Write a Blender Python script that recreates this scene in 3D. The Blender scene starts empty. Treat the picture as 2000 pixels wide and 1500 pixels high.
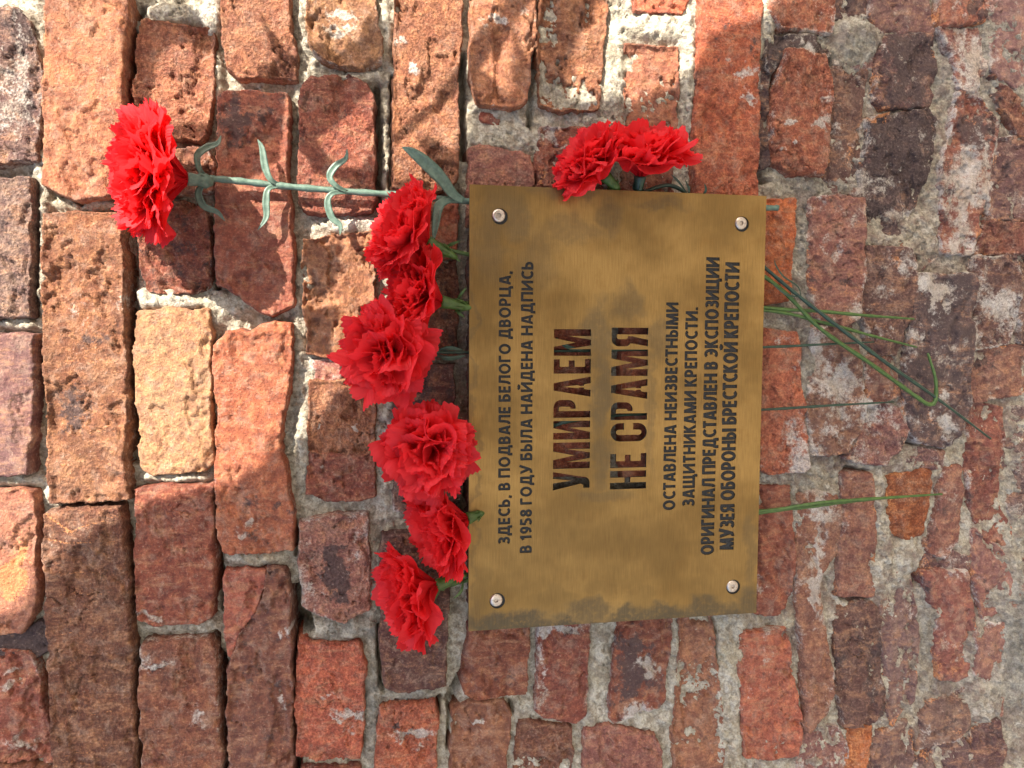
import bpy, math, random
import numpy as np
from mathutils import Matrix, Vector
random.seed(7)
rng = np.random.default_rng(11)
C = bpy.context.scene.collection
SC = bpy.context.scene

# ------------------------------------------------------------------ camera
# the photograph was taken with the phone turned on its side: world up is picture left
FPX = 1450.0
CAM = Vector((0.0574, -0.6072, 0.1999))
RX = Vector((0.00435, -0.17152, -0.98517)).normalized()
FW = Vector((-0.05661, 0.98356, -0.17149)).normalized()
DN = FW.cross(RX).normalized()
RX = DN.cross(FW).normalized()
cd = bpy.data.cameras.new('camera'); cam = bpy.data.objects.new('camera', cd); C.objects.link(cam)
m = Matrix.Identity(4)
for i in range(3):
    m[i][0] = RX[i]; m[i][1] = -DN[i]; m[i][2] = -FW[i]; m[i][3] = CAM[i]
cam.matrix_world = m
cd.sensor_width = 36; cd.lens = 36 * FPX / 2000; cd.clip_start = 0.01; cd.clip_end = 500
SC.camera = cam

# ------------------------------------------------------------------ light
SUN_DIR = Vector((-0.55, 0.62, -0.50)).normalized()      # the way the sunlight travels
elev = math.asin(-SUN_DIR.z)
azim = math.atan2(-SUN_DIR.x, -SUN_DIR.y)                # clockwise from +Y
w = bpy.data.worlds.new('World'); SC.world = w; w.use_nodes = True
nt = w.node_tree
sky = nt.nodes.new('ShaderNodeTexSky'); sky.sky_type = 'NISHITA'; sky.sun_disc = False
sky.sun_elevation = elev; sky.sun_rotation = azim
sky.dust_density = 3.0; sky.air_density = 1.0; sky.ozone_density = 0.6
bg = nt.nodes['Background']; bg.inputs[1].default_value = 0.135
nt.links.new(sky.outputs[0], bg.inputs[0])
sl = bpy.data.lights.new('sun', 'SUN'); sl.energy = 4.35; sl.angle = math.radians(0.3); sl.color = (1.0, 0.91, 0.76)
so = bpy.data.objects.new('sun', sl); C.objects.link(so)
so.rotation_euler = SUN_DIR.to_track_quat('-Z', 'Y').to_euler()
vs = SC.view_settings
SC.display_settings.display_device = 'sRGB'
vs.view_transform = 'Standard'; vs.look = 'None'; vs.gamma = 1; vs.use_curve_mapping = False
vs.exposure = 1.6
SC.cycles.max_bounces = 8; SC.cycles.diffuse_bounces = 4

# ------------------------------------------------------------------ helpers
WALL = 0.018                                             # mean brick face; the front of the plaque is y = 0
camv = np.array(CAM); rx = np.array(RX); dn = np.array(DN); fw = np.array(FW)

def at(px, py, y=WALL):
    """points of the picture onto the plane y = const (metres)"""
    px = np.asarray(px, float); py = np.asarray(py, float)
    d = rx * ((px - 1000) / FPX)[..., None] + dn * ((py - 750) / FPX)[..., None] + fw
    t = (y - camv[1]) / d[..., 1]
    return camv + d * t[..., None]

def A(p, y=WALL):
    return Vector(at(p[0], p[1], y))

def lin(c):
    return tuple((v / 255 / 12.92) if v / 255 < 0.04045 else ((v / 255 + 0.055) / 1.055) ** 2.4 for v in c)

PERM = rng.permutation(512); PERM = np.concatenate([PERM, PERM])
GR = rng.normal(size=(512, 2)); GR /= np.linalg.norm(GR, axis=1)[:, None]
def pnoise(x, y):
    xi = np.floor(x).astype(int); yi = np.floor(y).astype(int)
    xf = x - xi; yf = y - yi
    u = xf ** 3 * (xf * (xf * 6 - 15) + 10); v = yf ** 3 * (yf * (yf * 6 - 15) + 10)
    def g(a, b, dx, dy):
        h = PERM[(PERM[a & 511] + b) & 511]
        return GR[h, 0] * dx + GR[h, 1] * dy
    n00 = g(xi, yi, xf, yf); n10 = g(xi + 1, yi, xf - 1, yf)
    n01 = g(xi, yi + 1, xf, yf - 1); n11 = g(xi + 1, yi + 1, xf - 1, yf - 1)
    return ((n00 * (1 - u) + n10 * u) * (1 - v) + (n01 * (1 - u) + n11 * u) * v) * 1.4
def fbm(x, y, s, octv=4, g=0.5, off=0.0):
    """s = size of the largest feature in metres"""
    r = np.zeros_like(x); a = 1.0; t = 0
    for k in range(octv):
        r += a * pnoise(x / s + off + 17.3 * k, y / s - off + 9.1 * k); t += a
        a *= g; s *= 0.5
    return r / t * 1.5
def sstep(a, b, x):
    t = np.clip((x - a) / (b - a), 0, 1); return t * t * (3 - 2 * t)

def poly_sd(P, X, Z):
    """signed distance, positive inside"""
    n = len(P); d2 = np.full(X.shape, 1e9); inside = np.zeros(X.shape, bool)
    for i in range(n):
        ax, az = P[i]; bx, bz = P[(i + 1) % n]
        ex, ez = bx - ax, bz - az
        L = ex * ex + ez * ez
        if L < 1e-14: continue
        t = np.clip(((X - ax) * ex + (Z - az) * ez) / L, 0, 1)
        d2 = np.minimum(d2, (X - ax - t * ex) ** 2 + (Z - az - t * ez) ** 2)
        c = ((az > Z) != (bz > Z)) & (X < (bx - ax) * (Z - az) / ((bz - az) if bz != az else 1e-12) + ax)
        inside ^= c
    d = np.sqrt(d2)
    return np.where(inside, d, -d)

def link(name, me, mat=None, parent=None):
    o = bpy.data.objects.new(name, me); C.objects.link(o)
    if mat is not None: me.materials.append(mat)
    if parent is not None: o.parent = parent
    return o

def mesh_np(name, co, quads, smooth=True):
    me = bpy.data.meshes.new(name)
    me.vertices.add(len(co)); me.vertices.foreach_set('co', np.asarray(co, np.float32).ravel())
    nq = len(quads)
    me.loops.add(nq * 4); me.polygons.add(nq)
    me.loops.foreach_set('vertex_index', np.asarray(quads, np.int32).ravel())
    me.polygons.foreach_set('loop_start', np.arange(0, nq * 4, 4, dtype=np.int32))
    me.update(calc_edges=True)
    if smooth: me.polygons.foreach_set('use_smooth', np.ones(nq, bool))
    me.validate()
    return me

def empty(name, loc, label=None, cat=None, group=None):
    o = bpy.data.objects.new(name, None); C.objects.link(o); o.location = loc
    o.empty_display_size = 0.02
    if label: o['label'] = label
    if cat: o['category'] = cat
    if group: o['group'] = group
    return o

def tube(pts, rad, n=8, cap=True):
    """mesh data of a tube through pts (Vectors); rad float or list"""
    pts = [Vector(p) for p in pts]
    if not hasattr(rad, '__len__'): rad = [rad] * len(pts)
    vs_, fs = [], []
    up = Vector((0.3, 1, 0.2)).normalized()
    for i, p in enumerate(pts):
        t = (pts[min(i + 1, len(pts) - 1)] - pts[max(i - 1, 0)]).normalized()
        a = t.cross(up).normalized(); b = t.cross(a).normalized()
        for k in range(n):
            th = 2 * math.pi * k / n
            vs_.append(p + (a * math.cos(th) + b * math.sin(th)) * rad[i])
    for i in range(len(pts) - 1):
        for k in range(n):
            k2 = (k + 1) % n
            fs.append((i * n + k, i * n + k2, (i + 1) * n + k2, (i + 1) * n + k))
    if cap:
        fs.append(tuple(range(n - 1, -1, -1))); fs.append(tuple((len(pts) - 1) * n + k for k in range(n)))
    return vs_, fs

def mesh_py(name, vs_, fs, smooth=True):
    me = bpy.data.meshes.new(name); me.from_pydata([tuple(v) for v in vs_], [], fs)
    if smooth: me.polygons.foreach_set('use_smooth', [True] * len(me.polygons))
    me.update(); return me

def spline(pts, n=8):
    """Catmull-Rom through Vectors"""
    P = [Vector(p) for p in pts]; P = [P[0] * 2 - P[1]] + P + [P[-1] * 2 - P[-2]]
    out = []
    for i in range(1, len(P) - 2):
        for k in range(n):
            t = k / n
            a, b, c, d = P[i - 1], P[i], P[i + 1], P[i + 2]
            out.append(0.5 * ((2 * b) + (c - a) * t + (2 * a - 5 * b + 4 * c - d) * t * t + (3 * b - a - 3 * c + d) * t ** 3))
    out.append(P[-2]); return out

# ------------------------------------------------------------------ materials
class NB:
    """small node-tree builder"""
    def __init__(s, name):
        s.m = bpy.data.materials.new(name); s.m.use_nodes = True; s.t = s.m.node_tree
        s.b = s.t.nodes['Principled BSDF']; s.out = s.t.nodes['Material Output']
    def n(s, typ, ins=None, **kw):
        nd = s.t.nodes.new('ShaderNode' + typ)
        for k, v in kw.items(): setattr(nd, k, v)
        for k, v in (ins or {}).items(): s.put(nd.inputs[k], v)
        return nd
    def put(s, sock, v):
        if isinstance(v, bpy.types.NodeSocket): s.t.links.new(v, sock)
        else: sock.default_value = v
    def math(s, op, a, b=0.0, c=None, clamp=False):
        nd = s.n('Math', operation=op, use_clamp=clamp); s.put(nd.inputs[0], a); s.put(nd.inputs[1], b)
        if c is not None: s.put(nd.inputs[2], c)
        return nd.outputs[0]
    def mix(s, f, a, b, mode='MIX'):
        nd = s.n('MixRGB', blend_type=mode); s.put(nd.inputs[0], f)
        for i, v in ((1, a), (2, b)):
            s.put(nd.inputs[i], v if isinstance(v, bpy.types.NodeSocket) or len(v) == 4 else (*v, 1))
        return nd.outputs[0]
    def noise(s, scale, detail=4, rough=0.55, vec=None, dist=0.0, off=None):
        v = vec if vec is not None else s.pos
        if off is not None:
            v = s.n('VectorMath', {0: v, 1: off}, operation='ADD').outputs[0]
        return s.n('TexNoise', {'Vector': v, 'Scale': scale, 'Detail': detail, 'Roughness': rough, 'Distortion': dist}).outputs['Fac']
    def ramp(s, f, a, b):
        nd = s.n('MapRange', {'Value': f, 'From Min': a, 'From Max': b}, interpolation_type='SMOOTHSTEP'); return nd.outputs[0]

def earth_material(name, kind):
    b = NB(name)
    b.pos = b.n('NewGeometry').outputs['Position']
    attr = b.n('Attribute', attribute_name='marks', attribute_type='GEOMETRY')
    sep = b.n('SeparateColor', {'Color': attr.outputs['Color']})
    lime, dark, alt = sep.outputs[0], sep.outputs[1], sep.outputs[2]
    n1 = b.noise(38, 5, 0.6, off=(3, 1, 2)); n2 = b.noise(130, 5, 0.62); n3 = b.noise(480, 4, 0.65, off=(1, 5, 2)); n4 = b.noise(1500, 2, 0.5)
    if kind == 'brick':
        rnd = b.n('ObjectInfo').outputs['Random']; base = b.n('ObjectInfo').outputs['Color']
        c = b.mix(b.ramp(n1, 0.30, 0.72), base, b.mix(1.0, base, (1.22, 1.10, 1.0), 'MULTIPLY'))
        c = b.mix(b.ramp(n2, 0.66, 0.36), c, b.mix(1.0, c, (0.58, 0.52, 0.60), 'MULTIPLY'))
        c = b.mix(b.math('MULTIPLY', b.ramp(n2, 0.55, 0.75), 0.45), c, (0.46, 0.23, 0.11))
        n5 = b.noise(75, 6, 0.7, off=(7, 1, 9), dist=0.6)
        c = b.mix(b.math('MULTIPLY', b.ramp(n5, 0.48, 0.68), 0.45), c, (0.36, 0.255, 0.20))
        sv = b.n('VectorMath', {0: b.pos, 1: (150.0, 60.0, 42.0)}, operation='MULTIPLY').outputs[0]
        st_ = b.n('TexNoise', {'Vector': sv, 'Scale': 1.0, 'Detail': 7.0, 'Roughness': .72, 'Distortion': .5}).outputs['Fac']
        c = b.mix(b.math('MULTIPLY', b.ramp(st_, 0.50, 0.66), 0.55), c, (0.40, 0.215, 0.13))
        c = b.mix(b.math('MULTIPLY', b.ramp(st_, 0.44, 0.32), 0.38), c, (0.105, 0.062, 0.055))
        # soot / dark firing marks
        dm = b.math('ADD', dark, b.math('MULTIPLY', b.math('SUBTRACT', b.noise(95, 6, 0.72, off=(9, 4, 4)), 0.5), 1.5))
        c = b.mix(b.math('MULTIPLY', b.ramp(dm, 0.42, 0.62), 0.85), c, (0.070, 0.050, 0.052))
        # scratches and bright clay
        am = b.math('ADD', alt, b.math('MULTIPLY', b.math('SUBTRACT', n3, 0.5), 1.3))
        c = b.mix(b.math('MULTIPLY', b.ramp(am, 0.45, 0.75), 0.8), c, (0.50, 0.215, 0.09))
        # lime wash and efflorescence
        lm = b.math('ADD', lime, b.math('ADD', b.math('MULTIPLY', b.math('SUBTRACT', b.noise(120, 8, 0.75, off=(2, 8, 1)), 0.5), 1.8),
                                       b.math('MULTIPLY', b.math('SUBTRACT', n3, 0.5), 0.45)))
        lc = b.mix(b.ramp(n1, 0.35, 0.65), (0.40, 0.35, 0.30), (0.54, 0.52, 0.50))
        c = b.mix(b.math('MULTIPLY', b.ramp(lm, 0.46, 0.84), 0.80), c, lc)
        c = b.mix(b.math('ADD', 0.25, b.math('MULTIPLY', rnd, 0.5)), c, b.mix(1.0, c, b.mix(b.ramp(n3, 0.36, 0.64), (0.58, 0.55, 0.56), (1.38, 1.38, 1.34)), 'MULTIPLY'))
        c = b.mix(b.math('MULTIPLY', b.ramp(n3, 0.62, 0.70), 0.5), c, (0.42, 0.33, 0.27))
        cr1 = b.noise(210, 5, 0.75, off=(4, 2, 8), dist=1.2)
        c = b.mix(b.math('MULTIPLY', b.ramp(b.math('ABSOLUTE', b.math('SUBTRACT', cr1, 0.5)), 0.022, 0.004), 0.55), c, (0.05, 0.034, 0.03))
    else:
        c = b.mix(b.ramp(n1, 0.35, 0.65), (0.42, 0.385, 0.305), (0.50, 0.475, 0.42))
        c = b.mix(b.math('MULTIPLY', b.ramp(n2, 0.60, 0.36), 0.75), c, (0.215, 0.175, 0.135))
        c = b.mix(b.math('MULTIPLY', b.ramp(b.noise(55, 6, .7, off=(5, 5, 1)), 0.44, 0.62), b.math('MULTIPLY', b.ramp(b.n('SeparateXYZ', {0: b.pos}).outputs[2], -0.10, -0.17), 0.85)), c, (0.185, 0.135, 0.118))
        c = b.mix(b.math('MULTIPLY', dark, 0.9, clamp=True), c, b.mix(b.ramp(n2, 0.3, 0.6), (0.085, 0.065, 0.055), (0.17, 0.12, 0.10)))
        c = b.mix(b.math('MULTIPLY', alt, 0.9, clamp=True), c, b.mix(b.ramp(n2, 0.35, 0.6), (0.13, 0.125, 0.115), (0.215, 0.21, 0.195)))
        lm = b.math('ADD', lime, b.math('MULTIPLY', b.math('SUBTRACT', b.noise(100, 7, 0.7, off=(2, 8, 1)), 0.5), 1.2))
        c = b.mix(b.math('MULTIPLY', b.ramp(lm, 0.4, 0.7), 0.85), c, (0.60, 0.565, 0.48))
        v = b.n('TexVoronoi', {'Vector': b.pos, 'Scale': 520.0}); 
        c = b.mix(0.35, c, b.mix(1.0, c, b.mix(b.ramp(v.outputs['Distance'], 0.1, 0.6), (0.6, 0.6, 0.6), (1.3, 1.3, 1.28)), 'MULTIPLY'))
        c = b.mix(0.5, c, b.mix(1.0, c, b.mix(b.ramp(n3, 0.3, 0.7), (0.55, 0.54, 0.52), (1.4, 1.4, 1.4)), 'MULTIPLY'))
    b.put(b.b.inputs['Base Color'], c)
    b.b.inputs['Roughness'].default_value = 0.92
    b.b.inputs['Specular IOR Level'].default_value = 0.25
    v2 = b.n('TexVoronoi', {'Vector': b.pos, 'Scale': 330.0}, feature='SMOOTH_F1')
    h = b.math('ADD', b.math('MULTIPLY', n2, 0.9), b.math('ADD', b.math('MULTIPLY', n3, 0.85), b.math('MULTIPLY', n4, 0.22)))
    h = b.math('ADD', h, b.math('MULTIPLY', b.ramp(v2.outputs['Distance'], 0.0, 0.35), 0.18))
    bp = b.n('Bump', {'Height': h, 'Strength': b.math('ADD', 0.5, b.math('MULTIPLY', rnd, 0.5)) if kind == 'brick' else 0.8, 'Distance': 0.0034})
    b.put(b.b.inputs['Normal'], bp.outputs[0])
    return b.m

M_BRICK = earth_material('fired_clay', 'brick')
M_MORTAR = earth_material('lime_mortar', 'mortar')

# ------------------------------------------------------------------ bricks, traced on the wall plane
COL = {'O': (178, 98, 64), 'R': (146, 82, 62), 'B': (130, 84, 64), 'D': (98, 70, 63), 'P': (130, 102, 94), 'T': (166, 132, 86), 'A': (164, 108, 76),
       'G': (156, 104, 74), 'K': (80, 70, 73), 'M': (160, 106, 74), 'N': (160, 106, 90), 'Y': (176, 100, 50)}
# (polygon in photograph pixels, colour, protrusion mm, roughness, lime, dark)
BR = [
 ([(-60,20),(30,15),(58,48),(73,90),(80,160),(78,250),(72,312),(-60,318)],'P',2,1.2,.30,.30),
 ([(-60,348),(55,350),(60,400),(60,500),(58,560),(58,618),(-60,620)],'P',3,1.2,.12,.42),
 ([(-60,652),(66,655),(66,740),(64,780),(62,850),(56,925),(-60,928)],'P',5,.7,.10,.22),
 ([(-60,960),(62,960),(68,1000),(66,1080),(72,1150),(62,1200),(40,1235),(-60,1240)],'G',2,1.2,.05,.22),
 ([(-60,1240),(38,1238),(75,1215),(102,1240),(103,1268),(62,1288),(-60,1280)],'K',-5,1.2,.05,.7),
 ([(-60,1280),(45,1275),(63,1290),(75,1345),(85,1390),(98,1440),(103,1485),(10,1492),(-60,1480)],'R',0,1.6,.18,.1),
 ([(-60,1508),(60,1500),(110,1515),(115,1600),(-60,1600)],'B',0,1,.1,.2),
 ([(95,-60),(252,-60),(250,60),(242,120),(241,240),(232,378),(150,388),(92,365),(88,200),(94,60)],'G',6,.8,.02,.12),
 ([(92,420),(160,418),(235,420),(240,480),(243,640),(248,760),(243,900),(250,970),(180,978),(105,977),(97,900),(100,800),(92,750),(90,640),(86,520)],'G',6,1.25,.10,.20),
 ([(92,1000),(160,992),(235,990),(243,1040),(250,1150),(258,1300),(268,1560),(108,1560),(105,1400),(98,1250),(95,1150),(90,1060)],'B',6,1.0,.06,.18),
 ([(275,36),(345,44),(412,52),(415,80),(412,200),(405,250),(385,272),(262,262),(262,150),(268,80)],'G',0,1.4,.02,.05),
 ([(295,290),(400,285),(412,320),(410,372),(300,380),(285,330)],'B',-3,1,.3,.1),
 ([(275,398),(385,395),(405,440),(413,520),(408,558),(370,572),(330,573),(290,565),(273,530),(270,460)],'R',1,1.5,.18,.38),
 ([(268,610),(330,604),(405,606),(410,650),(410,780),(413,900),(395,920),(300,926),(278,915),(272,870),(279,850),(270,800),(263,700)],'T',2,1.0,.04,.0),
 ([(268,958),(330,950),(412,952),(415,1000),(416,1100),(414,1202),(390,1215),(300,1220),(272,1208),(265,1150),(266,1050)],'R',3,.7,.10,.14),
 ([(280,1258),(330,1250),(410,1248),(420,1270),(425,1350),(432,1480),(430,1560),(285,1560),(278,1450),(275,1340),(280,1290)],'B',4,.9,.22,.26),
 ([(432,-60),(560,-60),(565,50),(577,104),(575,155),(510,152),(470,148),(442,125),(434,60)],'A',2,1.3,.10,.12),
 ([(428,190),(440,180),(500,180),(560,187),(562,250),(558,340),(565,400),(570,500),(572,598),(530,612),(498,602),(468,575),(445,562),(423,553),(422,400),(425,260)],'R',4,.9,.03,.24),
 ([(420,675),(445,650),(490,647),(540,628),(566,633),(567,700),(562,770),(548,830),(545,865),(558,930),(570,1000),(571,1072),(510,1080),(440,1078),(428,1050),(424,980),(424,850),(432,795),(420,755)],'O',4,.8,.12,.10),
 ([(440,1118),(480,1113),(518,1115),(516,1145),(498,1192),(480,1218),(452,1282),(444,1276),(439,1200)],'R',2,1.2,.10,.15),
 ([(522,1112),(557,1112),(562,1140),(567,1250),(570,1380),(566,1560),(452,1560),(447,1400),(444,1310),(470,1243),(505,1193),(520,1150)],'B',4,1.2,.10,.34),
 ([(602,-60),(725,-60),(737,40),(746,72),(742,120),(700,132),(640,118),(606,85),(598,40)],'A',1,1.5,.24,.12),
 ([(588,175),(610,153),(680,150),(718,165),(728,190),(730,300),(730,390),(722,414),(640,417),(600,412),(586,390),(584,300),(587,210)],'R',3,.9,.04,.34),
 ([(592,468),(640,462),(690,455),(725,452),(727,520),(727,640),(700,690),(640,697),(602,688),(594,600)],'M',1,1.8,.02,.04),
 ([(612,704),(660,702),(664,742),(612,742)],'N',-5,1,.42,.1),
 ([(605,745),(680,742),(728,745),(731,850),(730,886),(640,889),(604,880),(603,800)],'M',0,1.6,.06,.05),
 ([(605,884),(640,892),(731,890),(728,972),(700,980),(640,979),(602,965),(600,920)],'R',-1,1.2,.06,.16),
 ([(588,1020),(640,1010),(715,1008),(721,1100),(721,1190),(695,1202),(672,1217),(640,1205),(592,1185),(583,1100)],'N',2,1.1,.30,.05),
 ([(585,1252),(610,1262),(702,1262),(710,1300),(709,1400),(703,1480),(620,1486),(581,1475),(578,1380),(582,1290)],'O',1,.8,.04,-.1),
 ([(588,1512),(700,1505),(712,1620),(590,1620)],'R',0,1,.1,.1),
 ([(772,-60),(903,-60),(901,60),(893,150),(897,260),(894,340),(880,372),(790,376),(769,365),(768,200),(772,60)],'A',2,1.4,.10,.10),
 ([(776,388),(895,388),(893,480),(888,502),(780,502),(772,440)],'O',1,1.3,.04,.22),
 ([(775,512),(893,510),(896,600),(890,698),(775,700)],'B',-1,1.1,.05,.42),
 ([(778,712),(888,712),(886,850),(876,905),(770,900)],'D',-1,1.1,.08,.45),
 ([(765,935),(805,930),(898,935),(898,998),(845,1008),(768,1000)],'P',-1,1.2,.34,.2),
 ([(747,1047),(800,1041),(898,1043),(892,1100),(878,1160),(870,1280),(870,1342),(820,1346),(772,1352),(752,1340),(744,1250),(746,1120)],'D',1,.6,.10,.10),
 ([(742,1388),(800,1376),(848,1371),(854,1400),(852,1560),(734,1560),(736,1450)],'O',1,1.0,.06,.0),
 ([(922,-60),(1046,-60),(1046,60),(1035,120),(1030,196),(1000,212),(938,203),(920,150)],'A',4,1.5,.10,.10),
 ([(938,212),(1030,222),(1030,242),(965,240),(942,230)],'R',-6,1,.15,.1),
 ([(916,288),(950,284),(1038,303),(1043,330),(1043,440),(914,440)],'N',0,.8,.06,.22),
 ([(916,460),(1040,460),(1040,690),(916,690)],'D',-2,1,.05,.5),
 ([(916,712),(1036,712),(1036,1180),(916,1180)],'D',-2,1,.05,.4),
 ([(918,1215),(1035,1205),(1032,1290),(1028,1353),(1000,1358),(960,1365),(935,1368),(907,1358),(905,1300),(914,1250)],'R',1,1.1,.06,.32),
 ([(886,1392),(920,1376),(983,1370),(998,1400),(988,1500),(975,1560),(880,1560)],'B',1,1.4,.05,.2),
 ([(1056,-60),(1192,-60),(1184,50),(1176,140),(1168,210),(1100,217),(1053,200),(1050,100)],'M',1,2.4,.03,.02),
 ([(1058,246),(1168,249),(1180,300),(1182,440),(1050,440),(1042,330)],'R',0,1.2,.22,.30),
 ([(1056,470),(1172,470),(1172,930),(1056,930)],'O',4,.9,.02,.05),
 ([(1056,985),(1165,985),(1150,1195),(1056,1195)],'R',-1,.9,.05,.2),
 ([(1052,1212),(1150,1210),(1148,1300),(1144,1398),(1128,1411),(1060,1402),(1046,1390),(1050,1300)],'R',2,.8,.26,.22),
 ([(1014,1412),(1060,1413),(1118,1422),(1120,1470),(1108,1560),(1000,1560),(1010,1450)],'B',0,2.0,.02,.18),
 ([(1230,-60),(1348,-60),(1349,10),(1330,24),(1280,22),(1242,20)],'O',1,1.4,.10,.1),
 ([(1220,84),(1328,92),(1328,180),(1320,225),(1318,300),(1312,440),(1207,440),(1206,260),(1212,180)],'M',1,1.7,.02,.04),
 ([(1212,470),(1290,470),(1290,930),(1212,930)],'O',4,.9,.02,.05),
 ([(1205,985),(1300,985),(1295,1185),(1205,1185)],'R',-1,.9,.02,.2),
 ([(1210,1208),(1310,1206),(1313,1240),(1303,1310),(1297,1380),(1270,1388),(1202,1411),(1190,1405),(1196,1320),(1204,1250)],'R',1,1.1,.22,.36),
 ([(1144,1424),(1190,1414),(1282,1440),(1292,1470),(1294,1560),(1140,1560),(1142,1460)],'N',1,.9,.08,.0),
 ([(1368,-60),(1425,-60),(1482,-5),(1484,30),(1480,100),(1480,250),(1477,400),(1357,400),(1355,250),(1362,120)],'O',4,.7,.04,.04),
 ([(1350,430),(1470,430),(1465,800),(1350,800)],'R',-1,1,.1,.2),
 ([(1345,820),(1462,820),(1450,1170),(1345,1170)],'B',-1,1,.1,.2),
 ([(1332,1205),(1393,1203),(1400,1300),(1413,1400),(1416,1480),(1410,1560),(1318,1560),(1318,1420),(1325,1300),(1330,1240)],'M',1,1.5,.04,.04),
 ([(1512,-60),(1626,-60),(1629,30),(1624,62),(1580,58),(1530,50),(1502,25)],'O',2,1.4,.34,.2),
 ([(1502,74),(1560,68),(1616,78),(1620,105),(1610,112),(1540,102),(1505,140),(1495,110)],'K',2,1.4,.30,.5),
 ([(1532,104),(1560,104),(1605,112),(1620,160),(1619,220),(1614,300),(1606,338),(1545,338),(1512,312),(1509,250),(1515,180)],'O',4,.9,.16,.08),
 ([(1488,90),(1506,150),(1504,230),(1505,320),(1486,330),(1484,200)],'K',-2,1.3,.32,.4),
 ([(1492,392),(1552,388),(1552,450),(1545,520),(1545,585),(1492,592)],'Y',0,1.0,.02,.14),
 ([(1490,645),(1555,650),(1562,680),(1560,740),(1572,800),(1572,880),(1580,910),(1565,921),(1500,924),(1484,915),(1487,750)],'O',3,1.0,.22,-.05),
 ([(1482,952),(1543,953),(1547,1000),(1554,1100),(1547,1150),(1524,1202),(1480,1200)],'R',1,1.3,.12,.26),
 ([(1448,1240),(1500,1236),(1533,1228),(1545,1290),(1560,1380),(1569,1420),(1560,1476),(1500,1486),(1460,1480),(1450,1400),(1444,1300)],'O',2,1.3,.16,.10),
 ([(1565,968),(1600,962),(1640,975),(1650,1020),(1640,1080),(1610,1120),(1603,1180),(1612,1250),(1628,1350),(1610,1388),(1578,1425),(1573,1300),(1563,1180),(1560,1080)],'M',2,1.0,.20,.0),
 ([(1636,-60),(1698,-60),(1700,20),(1690,48),(1640,52),(1632,20)],'K',-2,1.2,.2,.4),
 ([(1706,-60),(1808,-60),(1818,20),(1826,58),(1760,62),(1722,56),(1708,20)],'P',1,1.0,.14,.1),
 ([(1738,68),(1822,64),(1832,100),(1832,160),(1818,203),(1730,203),(1716,190),(1716,120)],'D',2,1.1,.16,.48),
 ([(1628,132),(1660,126),(1698,137),(1690,200),(1685,260),(1688,330),(1675,348),(1622,344),(1624,250)],'D',-1,1.3,.24,.2),
 ([(1702,235),(1750,224),(1813,219),(1829,240),(1820,300),(1813,340),(1790,400),(1763,456),(1692,453),(1688,400),(1686,330),(1700,280)],'K',2,1.2,.26,.55),
 ([(1838,56),(1925,58),(1930,110),(1920,180),(1878,172),(1864,100),(1850,80)],'N',1,1.3,.44,.2),
 ([(1874,184),(1920,195),(1953,235),(1935,320),(1932,400),(1900,493),(1848,490),(1846,400),(1844,320),(1860,270)],'R',2,1.5,.34,.32),
 ([(1840,-60),(1930,-60),(1932,10),(1923,38),(1850,47),(1834,43),(1838,10)],'O',2,1.5,.2,.3),
 ([(1592,390),(1640,386),(1681,391),(1684,450),(1681,520),(1670,620),(1640,638),(1597,618),(1586,550),(1585,470)],'N',1,1.1,.24,.22),
 ([(1697,487),(1770,490),(1780,530),(1785,590),(1778,630),(1750,688),(1702,688),(1688,620),(1684,550)],'D',2,1.2,.24,.15),
 ([(1594,642),(1660,640),(1677,700),(1687,790),(1678,830),(1650,880),(1590,885),(1579,800),(1588,720)],'N',1,1.2,.26,.05),
 ([(1785,547),(1800,540),(1898,540),(1903,600),(1893,680),(1888,790),(1868,848),(1840,868),(1790,858),(1770,820),(1765,740),(1780,680)],'K',2,1.0,.24,.40),
 ([(1908,507),(1980,502),(1995,560),(1985,620),(1970,668),(1912,678),(1906,600)],'D',1,1.6,.36,.15),
 ([(1692,802),(1720,786),(1753,800),(1769,840),(1755,878),(1730,903),(1682,900),(1662,893),(1682,850)],'N',1,1.4,.30,.34),
 ([(1652,928),(1703,929),(1711,1000),(1707,1160),(1700,1164),(1645,1162),(1645,1060),(1655,1000)],'M',-1,.5,.02,.0),
 ([(1742,937),(1817,917),(1814,980),(1809,1040),(1785,1051),(1746,1044),(1739,990)],'Y',-1,.6,.02,.0),
 ([(1852,917),(1879,914),(1884,960),(1874,1058),(1850,1088),(1822,1078),(1838,1000)],'N',-1,1,.16,.1),
 ([(1905,790),(1960,800),(1966,860),(1950,930),(1958,1000),(1985,1030),(1978,1090),(1930,1062),(1905,985),(1895,900)],'R',0,1.6,.14,.2),
 ([(1640,1187),(1710,1182),(1725,1202),(1722,1300),(1730,1385),(1700,1413),(1652,1416),(1645,1350),(1640,1260)],'D',2,1.2,.08,.28),
 ([(1730,1142),(1780,1112),(1798,1200),(1797,1300),(1788,1370),(1748,1416),(1734,1300),(1730,1210)],'P',1,1.5,.12,.16),
 ([(1803,1122),(1888,1119),(1903,1180),(1910,1240),(1903,1318),(1870,1329),(1838,1323),(1834,1260),(1846,1200),(1822,1170)],'R',2,1.1,.14,.26),
 ([(1850,1372),(1888,1352),(1898,1418),(1880,1438),(1802,1468),(1792,1422),(1822,1382)],'P',0,1.4,.16,.1),
 ([(1664,1432),(1705,1426),(1700,1470),(1680,1560),(1655,1560)],'Y',-2,1,.04,.0),
 ([(1575,1434),(1640,1427),(1662,1470),(1648,1560),(1560,1560)],'N',-1,1.5,.34,.25),
 ([(1712,1442),(1788,1414),(1780,1500),(1740,1560),(1706,1560)],'P',0,1.5,.14,.1),
 ([(1912,1040),(1978,1098),(1972,1190),(1930,1212),(1908,1130)],'N',0,1.6,.14,.25),
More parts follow.
